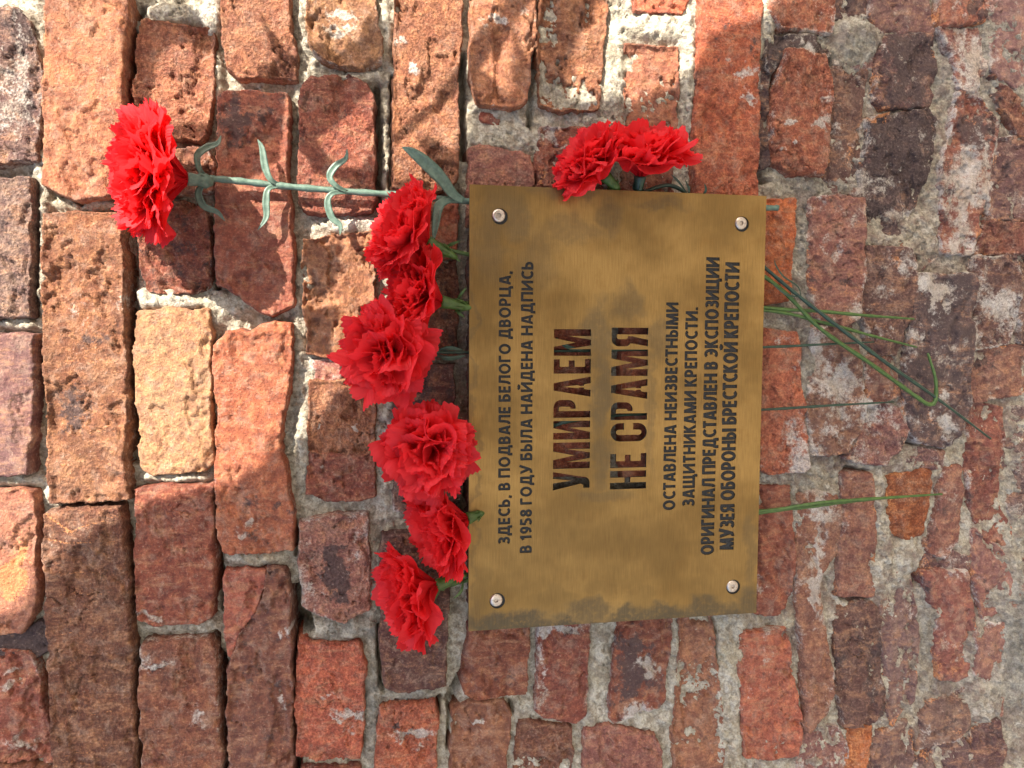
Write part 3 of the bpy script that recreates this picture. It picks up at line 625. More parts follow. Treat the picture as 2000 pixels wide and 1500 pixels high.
# ------------------------------------------------------------------ brass plaque
PW, PH, PT = 0.370, 0.260, 0.003
pb = NB('aged_brass'); tc = pb.n('TexCoord').outputs['Object']; pb.pos = tc
n1 = pb.noise(14, 4, .55, vec=tc); n2 = pb.noise(60, 5, .6, vec=tc); n3 = pb.noise(900, 3, .6, vec=tc); n4 = pb.noise(220, 5, .7, vec=tc)
gold = pb.mix(pb.ramp(n1, .35, .68), (0.215, 0.128, 0.040), (0.375, 0.230, 0.076))
gold = pb.mix(pb.math('MULTIPLY', pb.ramp(n2, .5, .72), .35), gold, (0.24, 0.13, 0.035))
def plaque_px(p):
    v = A(p, 0.0); return (v.x, 0.0, v.z)
def spot_sum(spots, warp=0.020, pw=2.0):
    nz = pb.n('TexNoise', {'Vector': tc, 'Scale': 40.0, 'Detail': 5.0, 'Roughness': .6}).outputs['Color']
    nzc = pb.n('VectorMath', {0: nz, 1: (0.5, 0.5, 0.5)}, operation='SUBTRACT').outputs[0]
    nzs = pb.n('VectorMath', {0: nzc}, operation='SCALE'); nzs.inputs['Scale'].default_value = warp * 2
    pos = pb.n('VectorMath', {0: tc, 1: nzs.outputs[0]}, operation='ADD').outputs[0]
    tot = None
    for (x, y, rx_, ry_, s) in spots:
        c = plaque_px((x, y)); sc_ = (1 / (ry_ * 0.000455), 0.0, 1 / (rx_ * 0.000455))
        sub = pb.n('VectorMath', {0: pos, 1: c}, operation='SUBTRACT').outputs[0]
        mul = pb.n('VectorMath', {0: sub, 1: sc_}, operation='MULTIPLY').outputs[0]
        ln = pb.n('VectorMath', {0: mul}, operation='LENGTH').outputs['Value']
        v = pb.math('MULTIPLY', pb.ramp(ln, 1.25, 0.45), s)
        tot = v if tot is None else pb.math('MAXIMUM', tot, v)
    return tot
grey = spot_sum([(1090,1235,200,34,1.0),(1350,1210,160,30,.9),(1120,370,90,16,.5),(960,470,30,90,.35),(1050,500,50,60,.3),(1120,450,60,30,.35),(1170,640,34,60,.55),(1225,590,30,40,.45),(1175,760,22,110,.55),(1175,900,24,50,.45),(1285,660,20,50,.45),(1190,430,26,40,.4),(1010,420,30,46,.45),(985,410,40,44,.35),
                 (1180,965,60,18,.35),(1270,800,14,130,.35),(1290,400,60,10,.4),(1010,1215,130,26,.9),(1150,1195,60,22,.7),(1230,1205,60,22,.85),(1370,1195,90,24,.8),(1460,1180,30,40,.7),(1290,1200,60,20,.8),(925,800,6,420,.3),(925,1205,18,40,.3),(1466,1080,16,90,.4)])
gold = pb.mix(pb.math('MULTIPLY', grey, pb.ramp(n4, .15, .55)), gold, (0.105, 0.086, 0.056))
brn = spot_sum([(1130,1080,270,110,.45),(1420,1090,80,80,.5),(1090,1165,60,30,.7),(1180,1150,40,26,.6),(1250,1165,40,30,.6),(940,1150,24,60,.6),(1050,1120,60,60,.35),(1150,380,150,20,.3),(1400,1140,60,50,.5),(1205,600,30,30,.3),(975,380,60,18,.5)])  # brown patina; broad spots also paint in the dimmer reflection on the left half
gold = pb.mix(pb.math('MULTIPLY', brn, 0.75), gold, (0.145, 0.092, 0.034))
gold = pb.mix(pb.math('MULTIPLY', pb.ramp(n3, .60, .74), .5), gold, (0.13, 0.095, 0.05))
gold = pb.mix(pb.math('MULTIPLY', pb.ramp(n4, .62, .74), .35), gold, (0.20, 0.13, 0.06))
brush = pb.n('VectorMath', {0: tc, 1: (60.0, 1.0, 1400.0)}, operation='MULTIPLY').outputs[0]
br = pb.n('TexNoise', {'Vector': brush, 'Scale': 1.0, 'Detail': 2.0}).outputs['Fac']
gold = pb.mix(0.5, gold, pb.mix(1.0, gold, pb.mix(pb.ramp(br, .3, .7), (0.8, 0.8, 0.8), (1.2, 1.2, 1.2)), 'MULTIPLY'))
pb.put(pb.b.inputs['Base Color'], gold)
pb.b.inputs['Metallic'].default_value = 0.72
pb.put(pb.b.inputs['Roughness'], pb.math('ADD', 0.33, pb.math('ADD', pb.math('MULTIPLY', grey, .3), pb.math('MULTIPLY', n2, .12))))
bp = pb.n('Bump', {'Height': pb.math('ADD', br, pb.math('ADD', n3, pb.math('MULTIPLY', n4, .6))), 'Strength': 0.3, 'Distance': 0.0004}); pb.put(pb.b.inputs['Normal'], bp.outputs[0])
dk = NB('engraving_enamel'); dk.pos = dk.n('NewGeometry').outputs['Position']
dk.put(dk.b.inputs['Base Color'], dk.mix(dk.ramp(dk.noise(700, 3), .4, .7), (0.008, 0.009, 0.011), (0.022, 0.023, 0.027))); dk.b.inputs['Roughness'].default_value = 0.6
steel = NB('screw_steel'); steel.pos = steel.n('NewGeometry').outputs['Position']
steel.put(steel.b.inputs['Base Color'], steel.mix(steel.ramp(steel.noise(600, 3), .45, .7), (0.62, 0.54, 0.47), (0.42, 0.35, 0.30))); steel.b.inputs['Metallic'].default_value = 0.8; steel.b.inputs['Roughness'].default_value = 0.35
black = NB('dark_hole'); black.b.inputs['Base Color'].default_value = (0.012, 0.012, 0.012, 1)

plaque = empty('memorial_plaque', (0, 0, 0), 'aged brass memorial plaque with cyrillic text fixed to the brick wall by four screws', 'plaque')
def circle(cx, cz, r, n=40): return [(cx + r * math.cos(2 * math.pi * k / n), cz + r * math.sin(2 * math.pi * k / n)) for k in range(n)]

# stencil letters, drawn on a unit height, x to the right, z up
def rot180(P, W): return [(W - x, 1 - z) for x, z in P]
def arc(cx, cz, rx_, rz, a0, a1, n=10): return [(cx + rx_ * math.cos(math.radians(a0 + (a1 - a0) * k / n)), cz + rz * math.sin(math.radians(a0 + (a1 - a0) * k / n))) for k in range(n + 1)]
def L_U():   # У
    return [[(0, 1), (.19, 1), (.255, .50), (.32, 1), (.50, 1), (.36, .22), *arc(.20, .20, .16, .20, 0, -90, 6), (.05, 0), (.05, .17), (.13, .17), (.165, .24), (.155, .30)]], .50
def L_M():
    return [[(0, 0), (0, 1), (.24, 1), (.355, .42), (.47, 1), (.71, 1), (.71, 0), (.53, 0), (.53, .62), (.43, 0), (.28, 0), (.18, .62), (.18, 0)]], .71
def L_I():
    return [[(0, 0), (0, 1), (.18, 1), (.18, .42), (.31, 1), (.50, 1), (.50, 0), (.32, 0), (.32, .56), (.19, 0)]], .50
def L_R(W=.48):
    return [[(0, 0), (0, 1), (.28, 1), *arc(.28, .80, .20, .20, 90, 0, 7)[1:], *arc(.28, .60, .20, .20, 0, -90, 7), (.24, .40), (.24, .54), (.26, .54), *arc(.26, .60, .04, .06, -90, 0, 3), *arc(.26, .80, .04, .06, 0, 90, 3), (.18, .86), (.18, 0)]], W
def L_A():
    l = [(0, 0), (.17, 1), (.37, 1), (.54, 0), (.36, 0), (.335, .18), (.29, .18), (.29, .32), (.317, .32), (.27, .74), (.223, .32), (.25, .32), (.25, .18), (.205, .18), (.18, 0)]
    return [l], .54
def L_E():
    return [[(0, 0), (0, 1), (.38, 1), (.38, .84), (.18, .84), (.18, .60), (.35, .60), (.35, .44), (.18, .44), (.18, .16), (.39, .16), (.39, 0)]], .39
def L_N():
    return [[(0, 0), (0, 1), (.18, 1), (.18, .60), (.32, .60), (.32, 1), (.50, 1), (.50, 0), (.32, 0), (.32, .44), (.18, .44), (.18, 0)]], .50
def L_S():
    return [[(.50, .63), (.32, .63), (.32, .78), *arc(.25, .78, .07, .07, 0, 180, 6), *arc(.25, .22, .07, .07, 180, 360, 6), (.32, .38), (.50, .38), *arc(.25, .25, .25, .25, 0, -180, 12), *arc(.25, .75, .25, .25, 180, 0, 12)]], .50
def L_YA():
    return [[(.50, 0), (.50, 1), (.20, 1), *arc(.20, .80, .20, .20, 90, 180, 7), *arc(.20, .62, .20, .17, 180, 235, 4), (.0, .0), (.18, 0), (.26, .42), (.27, .42), (.27, .56), (.24, .56), *arc(.24, .62, .05, .06, -90, -180, 3), *arc(.24, .80, .05, .06, 180, 90, 3), (.32, .86), (.32, 0)]], .50
LET = {'У': L_U, 'М': L_M, 'И': L_I, 'Р': L_R, 'А': L_A, 'Е': L_E, 'Н': L_N, 'С': L_S, 'Я': L_YA}
def stencil_word(word, x_left, x_right, z_base, z_top):
    gap = .085; tot = 0; items = []
    for ch in word:
        if ch == ' ': tot += .24; continue
        P, w_ = LET[ch](); items.append((P, tot)); tot += w_ + gap
    tot -= gap; sx = (x_right - x_left) / tot; sz = z_top - z_base; out = []
    for P, o_ in items:
        for q in P: out.append([(x_left + (o_ + x) * sx, z_base + z * sz) for x, z in q])
    return out
def pz(px, py): v = A((px, py), 0.0); return v.x, v.z
# each line of text: left end / right end of the line, cap top and baseline, in photograph pixels at mid line
def line_box(xtop, xbase, y0, y1):
    xm = (xtop + xbase) / 2
    return pz(xm, y0)[0], pz(xm, y1)[0], pz(xbase, (y0 + y1) / 2)[1], pz(xtop, (y0 + y1) / 2)[1]
big = stencil_word('УМИРАЕМ', *line_box(1081, 1153, 957, 643)) + stencil_word('НЕ СРАМЯ', *line_box(1193, 1264, 955, 640))

def ell(cx, cz, rx_, rz, a0, a1, n=9): return arc(cx, cz, rx_, rz, a0, a1, n)
def stem(x): return [(x, 0), (x, 1)]
def bowl(x0, zt, zb, xr):
    rz = (zt - zb) / 2; return [(x0, zt), (xr - rz * .85, zt), *ell(xr - rz * .85, zb + rz, rz * .85, rz, 80, -80, 7), (xr - rz * .85, zb), (x0, zb)]
GLY = {
 'А': ([[(.08, -.08), (.33, 1.08)], [(.64, -.08), (.39, 1.08)], [(.15, .27), (.57, .27)]], .72),
 'Б': ([stem(.1), [(.1, .91), (.51, .91)], bowl(.1, .57, .09, .49)], .59), 'В': ([stem(.1), bowl(.1, .91, .53, .45), bowl(.1, .53, .09, .49)], .60),
 'Г': ([stem(.1), [(.1, .91), (.50, .91)]], .51), 'Д': ([[(0, .10), (.78, .10)], [(.09, .1), (.09, -.20)], [(.69, .1), (.69, -.20)], [(.18, .1), (.24, .5), (.27, .91)], [(.18, .91), (.65, .91)], [(.57, .1), (.57, .95)]], .78),
 'Е': ([stem(.1), [(.1, .91), (.50, .91)], [(.1, .51), (.46, .51)], [(.1, .09), (.50, .09)]], .52),
 'З': ([ell(.26, .725, .19, .185, 145, -90), ell(.26, .305, .22, .215, 90, -150), [(.14, .53), (.28, .53)]], .56),
 'И': ([stem(.1), stem(.64), [(.10, .12), (.64, .88)]], .74), 'Й': ([stem(.1), stem(.64), [(.10, .12), (.64, .88)], [(.23, 1.27), (.27, 1.17), (.37, 1.13), (.47, 1.17), (.51, 1.27)]], .74),
 'К': ([stem(.1), [(.14, .42), (.55, 1.08)], [(.24, .60), (.60, -.08)]], .64), 'Л': ([[(.0, .09), (.09, .10), (.16, .22), (.21, .55), (.22, .91)], [(.13, .91), (.62, .91)], stem(.60)], .70),
 'М': ([[(.09, -.05), (.15, 1.05)], [(.15, 1.05), (.45, .0)], [(.45, .0), (.75, 1.05)], [(.81, -.05), (.75, 1.05)]], .90), 'Н': ([stem(.1), stem(.64), [(.1, .51), (.64, .51)]], .74),
 'О': ([ell(.39, .5, .29, .41, 0, 360, 20)], .78), 'П': ([stem(.1), stem(.62), [(.02, .91), (.70, .91)]], .72), 'Р': ([stem(.1), bowl(.1, .91, .42, .48)], .58),
 'С': ([ell(.39, .5, .29, .41, 48, 312, 14)], .62), 'Т': ([[(0, .91), (.58, .91)], stem(.29)], .58), 'У': ([[(.05, 1.08), (.34, .32)], [(.62, 1.08), (.40, .38), (.30, .14), (.18, .09), (.06, .10)]], .66),
 'Ц': ([stem(.1), stem(.59), [(.02, .10), (.78, .10)], [(.72, .1), (.72, -.20)]], .80), 'Щ': ([stem(.1), stem(.48), stem(.86), [(.02, .10), (1.05, .10)], [(.99, .1), (.99, -.20)]], 1.07),
 'Ь': ([stem(.1), bowl(.1, .57, .09, .49)], .59), 'Ы': ([stem(.1), bowl(.1, .57, .09, .47), stem(.76)], .86), 'Э': ([ell(.25, .5, .29, .41, 132, -132, 14), [(.20, .5), (.50, .5)]], .64),
 'Я': ([stem(.50), [(.60 - x, z) for x, z in bowl(.1, .91, .44, .50)], [(.30, .46), (.05, -.08)]], .60), '1': ([stem(.28), [(.30, .90), (.04, .70)]], .42),
 '9': ([ell(.28, .66, .18, .25, 0, 360, 14), [(.46, .66), (.45, .42), (.36, .18), (.10, .08)]], .56), '5': ([[(.48, .91), (.12, .91), (.10, .50)], ell(.24, .315, .22, .225, 110, -140, 9)], .56),
 '8': ([ell(.28, .735, .165, .175, 0, 360, 12), ell(.28, .285, .195, .20, 0, 360, 12)], .56), ',': ([[(.12, .12), (.06, -.16)]], .22), '.': ([[(.10, .0), (.10, .20)]], .22)}
def text_loops(body, box, hw=0.114):
    """bold sans lettering from broad strokes: a soup of triangles in the plane of the plaque"""
    x0, x1, zb, zt = box; items = []; tot = 0
    for ch in body:
        if ch == ' ': tot += .27; continue
        g, w_ = GLY[ch]; items.append((g, tot)); tot += w_ + .10
    tot -= .10; sx = (x1 - x0) / tot; sz = zt - zb; tris = []
    for g, o_ in items:
        for line in g:
            closed = len(line) > 8 and math.dist(line[0], line[-1]) < 1e-6
            pts = [Vector(((o_ + x) * sx, z * sz)) for x, z in line]; h = hw * sz; L, Rr_ = [], []; n = len(pts)
            for i, p in enumerate(pts):
                pa = pts[i - 1] if i else (pts[-2] if closed else None); pb_ = pts[i + 1] if i < n - 1 else (pts[1] if closed else None)
                ds = [d.normalized() for d in ((p - pa) if pa else None, (pb_ - p) if pb_ else None) if d is not None and d.length > 1e-9]
                t = sum(ds, Vector((0, 0))).normalized(); nn = Vector((-t.y, t.x)); k = h / max(.45, abs(nn.dot(Vector((-ds[0].y, ds[0].x)))))
                L.append(p + nn * k); Rr_.append(p - nn * k)
            if abs(line[0][0] - line[-1][0]) > .02 and len(line) == 2:      # slanting ends are cut flat on the base line and cap line
                for S_ in (L, Rr_):
                    d = S_[1] - S_[0]
                    for q in (0, 1):
                        lim = 0 if S_[q].y < 0 and line[q][1] < 0 and line[q][1] > -.12 else (sz if line[q][1] > 1 and S_[q].y > sz else None)
                        if lim is not None: S_[q] = S_[q] + d * ((lim - S_[q].y) / d.y)
            f = lambda v: (x0 + v.x, zb + v.y)
            for i in range(n - 1):
                tris += [(f(L[i]), f(Rr_[i]), f(L[i + 1])), (f(L[i + 1]), f(Rr_[i]), f(Rr_[i + 1]))]
    return tris
LINES = [('ЗДЕСЬ, В ПОДВАЛЕ БЕЛОГО ДВОРЦА,', 974, 997, 1063, 529), ('В 1958 ГОДУ БЫЛА НАЙДЕНА НАДПИСЬ', 1017, 1040, 1080, 511),
         ('ОСТАВЛЕНА НЕИЗВЕСТНЫМИ', 1298, 1322, 996, 591), ('ЗАЩИТНИКАМИ КРЕПОСТИ.', 1336, 1360, 989, 600),
         ('ОРИГИНАЛ ПРЕДСТАВЛЕН В ЭКСПОЗИЦИИ', 1374, 1400, 1083, 503), ('МУЗЕЯ ОБОРОНЫ БРЕСТСКОЙ КРЕПОСТИ', 1411, 1439, 1073, 513)]
small = []
for (b_, xt, xb, y0, y1) in LINES: small += text_loops(b_, line_box(xt, xb, y0, y1))

def plate(name, loops, y_front, y_back, mat, soup=()):
    """a plate with cut-outs: constrained triangulation of all outlines, even-odd filled"""
    from mathutils.geometry import delaunay_2d_cdt
    vs2, ed = [], []
    for lp in loops:
        b0 = len(vs2); n = len(lp); vs2 += [Vector(p) for p in lp]; ed += [(b0 + k, b0 + (k + 1) % n) for k in range(n)]
    ne = len(ed)
    for t in soup:
        b0 = len(vs2); vs2 += [Vector(p) for p in t]; ed += [(b0, b0 + 1), (b0 + 1, b0 + 2), (b0 + 2, b0)]
    ov, oe, of, _, _, _ = delaunay_2d_cdt(vs2, ed, [], 0, 1e-6)
    P = np.array([v[:] for v in ov]); T = np.array([f for f in of if len(f) == 3])
    cen = P[T].mean(1); ins = np.zeros(len(T), bool)
    for i, j in ed[:ne]:
        (ax, az), (bx, bz) = vs2[i], vs2[j]
        if az == bz: continue
        ins ^= ((az > cen[:, 1]) != (bz > cen[:, 1])) & (cen[:, 0] < (bx - ax) * (cen[:, 1] - az) / (bz - az) + ax)
    for t in soup:
        (ax, az), (bx, bz), (cx_, cz_) = t
        near = np.nonzero((np.abs(cen[:, 0] - ax) < 0.012) & (np.abs(cen[:, 1] - az) < 0.012))[0]
        if not len(near): continue
        q = cen[near]
        d1 = (bx - ax) * (q[:, 1] - az) - (bz - az) * (q[:, 0] - ax); d2 = (cx_ - bx) * (q[:, 1] - bz) - (cz_ - bz) * (q[:, 0] - bx); d3 = (ax - cx_) * (q[:, 1] - cz_) - (az - cz_) * (q[:, 0] - cx_)
        hit = ((d1 > 0) & (d2 > 0) & (d3 > 0)) | ((d1 < 0) & (d2 < 0) & (d3 < 0))
        ins[near[hit]] = False
    T = T[ins]; N = len(P)
    tw = P[T]; ar = (tw[:, 1, 0] - tw[:, 0, 0]) * (tw[:, 2, 1] - tw[:, 0, 1]) - (tw[:, 1, 1] - tw[:, 0, 1]) * (tw[:, 2, 0] - tw[:, 0, 0])
    T[ar < 0] = T[ar < 0][:, ::-1]
    used = set(); 
    for t in T.tolist():
        for a_, b_ in zip(t, t[1:] + t[:1]): used.add((a_, b_))
    verts = [(x, y_front, z) for x, z in P] + [(x, y_back, z) for x, z in P]
    fs = [tuple(t) for t in T.tolist()] + [(c + N, b_ + N, a_ + N) for a_, b_, c in T.tolist()]
    fs += [(b_, a_, a_ + N, b_ + N) for a_, b_ in used if (b_, a_) not in used]
    return link(name, mesh_py(name, verts, fs, False), mat, plaque)
corner = {'TR': (917, 360), 'BR': (1497, 383), 'BL': (1477, 1197), 'TL': (915, 1233)}
rect = [pz(*corner[k]) for k in ('TL', 'TR', 'BR', 'BL')]
holes = []; screws = [(974, 421), (1447, 436), (1430, 1145), (969, 1172)]
for sxy in screws:
    cx, cz = pz(*sxy); holes.append(circle(cx - 0.0007, cz - 0.0010, 0.0066))
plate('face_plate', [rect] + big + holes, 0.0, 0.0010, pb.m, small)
inner = [(x * 0.999, z * 0.999) for x, z in rect]
plate('backing_plate', [rect] + big, 0.0011, 0.0030, dk.m)
sv, sf = [], []
for k, sxy in enumerate(screws):
    cx, cz = pz(*sxy)
    prof = [(0.0018, -0.0014), (0.0040, -0.0015), (0.0052, -0.0009), (0.0054, 0.0), (0.0054, 0.0011)]
    n = 32; v_, f_ = [], []
    for (r, y) in prof:
        for q in range(n): v_.append((cx + r * math.cos(2 * math.pi * q / n), y, cz + r * math.sin(2 * math.pi * q / n)))
    for i in range(len(prof) - 1):
        for q in range(n): f_.append((i * n + q, (i + 1) * n + q, (i + 1) * n + (q + 1) % n, i * n + (q + 1) % n))
    s_ = link('screw', mesh_py('screw', v_, f_), steel.m, plaque)
    hv = []; hf = []
    for y, r in ((-0.0014, 0.00185), (0.0004, 0.0016)):
        for q in range(6): hv.append((cx + r * math.cos(math.pi / 3 * q + k), y, cz + r * math.sin(math.pi / 3 * q + k)))
    hf = [(q, q + 6, (q + 1) % 6 + 6, (q + 1) % 6) for q in range(6)] + [(6, 7, 8, 9, 10, 11)]
    link('socket', mesh_py('socket', hv, hf, False), steel.m, s_)

# ------------------------------------------------------------------ artificial carnations
pm = NB('red_petal_cloth'); pm.pos = pm.n('NewGeometry').outputs['Position']
uvn = pm.n('UVMap', uv_map='UVMap').outputs[0]
su = pm.n('SeparateXYZ', {0: uvn}); 
stretch = pm.n('VectorMath', {0: uvn, 1: (26.0, 1.5, 1.0)}, operation='MULTIPLY').outputs[0]
vein = pm.n('TexNoise', {'Vector': stretch, 'Scale': 1.0, 'Detail': 3.0}).outputs['Fac']
c_ = pm.mix(pm.ramp(vein, .3, .7), (0.74, 0.014, 0.026), (0.88, 0.045, 0.058))
rp = pm.n('ObjectInfo').outputs['Random']
c_ = pm.mix(pm.math('MULTIPLY', rp, 0.6), c_, (0.60, 0.008, 0.020))
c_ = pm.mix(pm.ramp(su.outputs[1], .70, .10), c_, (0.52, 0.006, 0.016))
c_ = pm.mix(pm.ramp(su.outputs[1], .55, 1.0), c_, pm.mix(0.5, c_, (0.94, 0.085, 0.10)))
pm.put(pm.b.inputs['Base Color'], c_); pm.b.inputs['Roughness'].default_value = 0.62; pm.b.inputs['Specular IOR Level'].default_value = 0.3
bp = pm.n('Bump', {'Height': pm.math('ADD', vein, pm.math('MULTIPLY', pm.noise(1800, 2), .25)), 'Strength': 0.5, 'Distance': 0.0006}); pm.put(pm.b.inputs['Normal'], bp.outputs[0])
tr = pm.n('BsdfTranslucent', {'Color': (0.92, 0.03, 0.035, 1)})
mx = pm.n('MixShader', {0: 0.55, 1: pm.b.outputs[0], 2: tr.outputs[0]}); pm.put(pm.out.inputs[0], mx.outputs[0])
def green(name, a, b_, r=0.45):
    g = NB(name); g.pos = g.n('NewGeometry').outputs['Position']
    g.put(g.b.inputs['Base Color'], g.mix(g.ramp(g.noise(260, 4), .35, .65), a, b_)); g.b.inputs['Roughness'].default_value = r
    bp = g.n('Bump', {'Height': g.noise(900, 3), 'Strength': 0.3, 'Distance': 0.0005}); g.put(g.b.inputs['Normal'], bp.outputs[0])
    return g.m
G_SAGE = green('sage_stem', (0.075, 0.130, 0.105), (0.12, 0.19, 0.155))
G_GRASS = green('grass_green_stem', (0.040, 0.090, 0.018), (0.068, 0.130, 0.028))
G_DARK = green('dark_green_stem', (0.012, 0.035, 0.024), (0.025, 0.060, 0.038), .35)

def petal_mesh(Cc, ax, e1, e2, phi, th0, th1, L, wid, ruf, R, fold, crown=1.0):
    nu, nv = 60, 13
    u = np.linspace(-1, 1, nu)[:, None] * np.ones((1, nv)); v = np.ones((nu, 1)) * np.linspace(0, 1, nv)[None, :]
    r = e1 * math.cos(phi) + e2 * math.sin(phi); s = ax.cross(r)
    ax_, r_, s_ = np.array(ax), np.array(r), np.array(s)
    tooth = 0.066 * np.abs(((u * R.uniform(7.5, 10.5) + R.random()) % 1) - 0.5) * 2 + 0.03 * np.sin(u * 9 + R.uniform(0, 6))
    if R.random() < .7:                                    # a slit in the rim
        tooth = tooth - 0.10 * np.exp(-((u - R.uniform(-.6, .6)) / 0.035) ** 2) * crown
    Lu = L * (1 - 0.20 * u ** 2 + tooth * 1.0 * v ** 3)
    vv = np.linspace(0, 1, nv)
    th = th0 + (th1 - th0) * vv ** 1.3
    # centre line
    dv = 1 / (nv - 1); ca = np.concatenate([[0], np.cumsum((np.cos(th[1:]) + np.cos(th[:-1])) / 2 * dv)]); cr_ = np.concatenate([[0], np.cumsum((np.sin(th[1:]) + np.sin(th[:-1])) / 2 * dv)])
    half = wid * (0.10 + 0.90 * np.sin(np.clip(v, 0, 1) * math.pi / 2 * 0.92) ** 1.25)
    ang = u * 1.05
    lat = half * np.sin(ang) / math.sin(1.05)
    nrm_a = np.sin(th)[None, :]; nrm_r = -np.cos(th)[None, :]      # normal towards the inside of the cup
    cup = half * (1 - np.cos(ang)) * fold
    k1, k2, p1, p2, p3 = R.uniform(2.2, 3.6), R.uniform(5, 8), R.uniform(0, 6.3), R.uniform(0, 6.3), R.uniform(0, 6.3)
    wave = ruf * v ** 1.8 * (0.55 * np.sin(k1 * u + p1) + 0.42 * np.sin(k2 * u + p2) + 0.14 * np.sin(13 * u + p3) + 0.2 * np.sin(4 * v * 3 + p3))
    crumple = ruf * 0.18 * np.sin(u * 5 + v * 6 + p2) * v
    nn = cup + wave + crumple
    sway = ruf * 0.35 * v ** 2 * np.sin(k2 * u + p3)
    P = (np.array(Cc)[None, None] + ax_ * (Lu * ca[None, :] + nn * nrm_a)[..., None] + r_ * (Lu * cr_[None, :] + nn * nrm_r)[..., None] + s_ * (lat + sway)[..., None])
    # petals lie against the wall instead of entering it
    lim = WALL - 0.005
    Y = P[..., 1]; ov = Y - (lim - 0.006); P[..., 1] = np.where(ov > 0, lim - 0.006 + 0.006 * np.tanh(ov / 0.012), Y)
    idx = np.arange(nu * nv).reshape(nu, nv)
    q = np.stack([idx[:-1, :-1], idx[1:, :-1], idx[1:, 1:], idx[:-1, 1:]], -1).reshape(-1, 4)
    return P.reshape(-1, 3), q, np.stack([(u + 1) / 2, v], -1).reshape(-1, 2)

PG = 'red artificial carnations tucked behind the plaque'
def carnation(label, cpx, cy, axis, Rr, stem_pts, srad, smat, seed, n=(8, 10, 12), open_=1.0, ruf=1.0, calyx_len=0.022, leaves=(), wm=1.0, few=0):
    """cpx: picture point of the calyx mouth, cy its y; axis = (picture dx, picture dy, towards viewer)"""
    R = random.Random(seed)
    Cc = A(cpx, cy)
    ax = Vector((-axis[1], -axis[2], -axis[0])).normalized()
    e1 = ax.cross(Vector((0.13, 1, 0.21))).normalized(); e2 = ax.cross(e1).normalized()
    t = empty('carnation', Cc, label, 'carnation', PG)
    rings = [(n[0] + 2 - few, 0.02, 0.30, .82, .50 * wm, 1.1), (n[1] + 3 - few, 0.25, 0.75, .93, .56 * wm, 1.0), (n[2] + 3 - few, 0.60, 1.20, 1.0, .60 * wm, .9), (n[2] - few, 0.95, 1.70, .98, .60 * wm, .7)]
    for (cnt, a0, a1, lf, wf, fo) in rings:
        ph = R.uniform(0, 6)
        for k in range(cnt):
            phi = ph + 2 * math.pi * k / cnt + R.uniform(-.18, .18)
            th0 = (a0 * .55 + R.uniform(0, .12)); th1 = (a0 + (a1 - a0) * R.random() + R.uniform(-.1, .2)) * open_ 
            co, q, uv = petal_mesh((0, 0, 0), ax, e1, e2, phi, th0, th1, Rr * lf * R.uniform(.90, 1.08), Rr * wf * 1.14 * R.uniform(.8, 1.15), Rr * 0.135 * ruf * R.uniform(.7, 1.3), R, fo * 0.5 * R.uniform(.4, 1.2))
            co = co + np.array(Cc)
            lim = WALL - 0.006; ov = co[:, 1] - (lim - 0.008)
            co[:, 1] = np.where(ov > 0, lim - 0.008 + 0.008 * np.tanh(ov / 0.03), co[:, 1])
            co = co - np.array(Cc)
            me_ = mesh_np('petal', co, q)
            uvl = me_.uv_layers.new(name='UVMap')
            li = np.empty(len(me_.loops), np.int32); me_.loops.foreach_get('vertex_index', li)
            uvl.data.foreach_set('uv', uv[li].astype(np.float32).ravel())
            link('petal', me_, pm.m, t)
    # calyx
    base = -ax * calyx_len
    sp0 = base
    n_ = 12; pr = [(-.18, srad * 1.1), (0, srad * 1.7), (.15, srad * 2.2), (.6, 0.0042), (1.0, 0.0052), (1.12, 0.0050)]
    tv, tf = tube([base + ax * (calyx_len * f) for f, _ in pr], [max(r, 0.001) for _, r in pr], n_)
    cal = link('calyx', mesh_py('calyx', tv, tf), smat, t)
    for k in range(5):
        ph = 2 * math.pi * k / 5; d = e1 * math.cos(ph) + e2 * math.sin(ph)
        pts = [base + ax * calyx_len * f + d * r for f, r in ((.05, .002), (.35, .0050), (.6, .0062))]
        tv, tf = strap([p for p in pts], 0.0016, d)
        link('bract', mesh_py('bract', tv, tf), smat, cal)
    if stem_pts:
        pts = [Cc + base] + [A((p[0], p[1]), p[2]) for p in stem_pts]
        pts = [p - Cc for p in spline(pts, 8)]
        rr = [srad * (1 if cpx[0] < 400 else min(1.0, 0.55 + 2.2 * (1 - i / (len(pts) - 1)))) * (1 + 0.12 * math.sin(i * 1.7)) for i in range(len(pts))]
        tv, tf = tube(pts, rr, 8)
        st = link('stem', mesh_py('stem', tv, tf), smat, t)
        for L in leaves:
            lp = spline([A((p[0], p[1]), p[2]) - Cc for p in L[0]], 7)
            tv, tf = strap(lp, L[1], Vector((0, -1, 0)))
            link('leaf', mesh_py('leaf', tv, tf), smat, st)
    return t
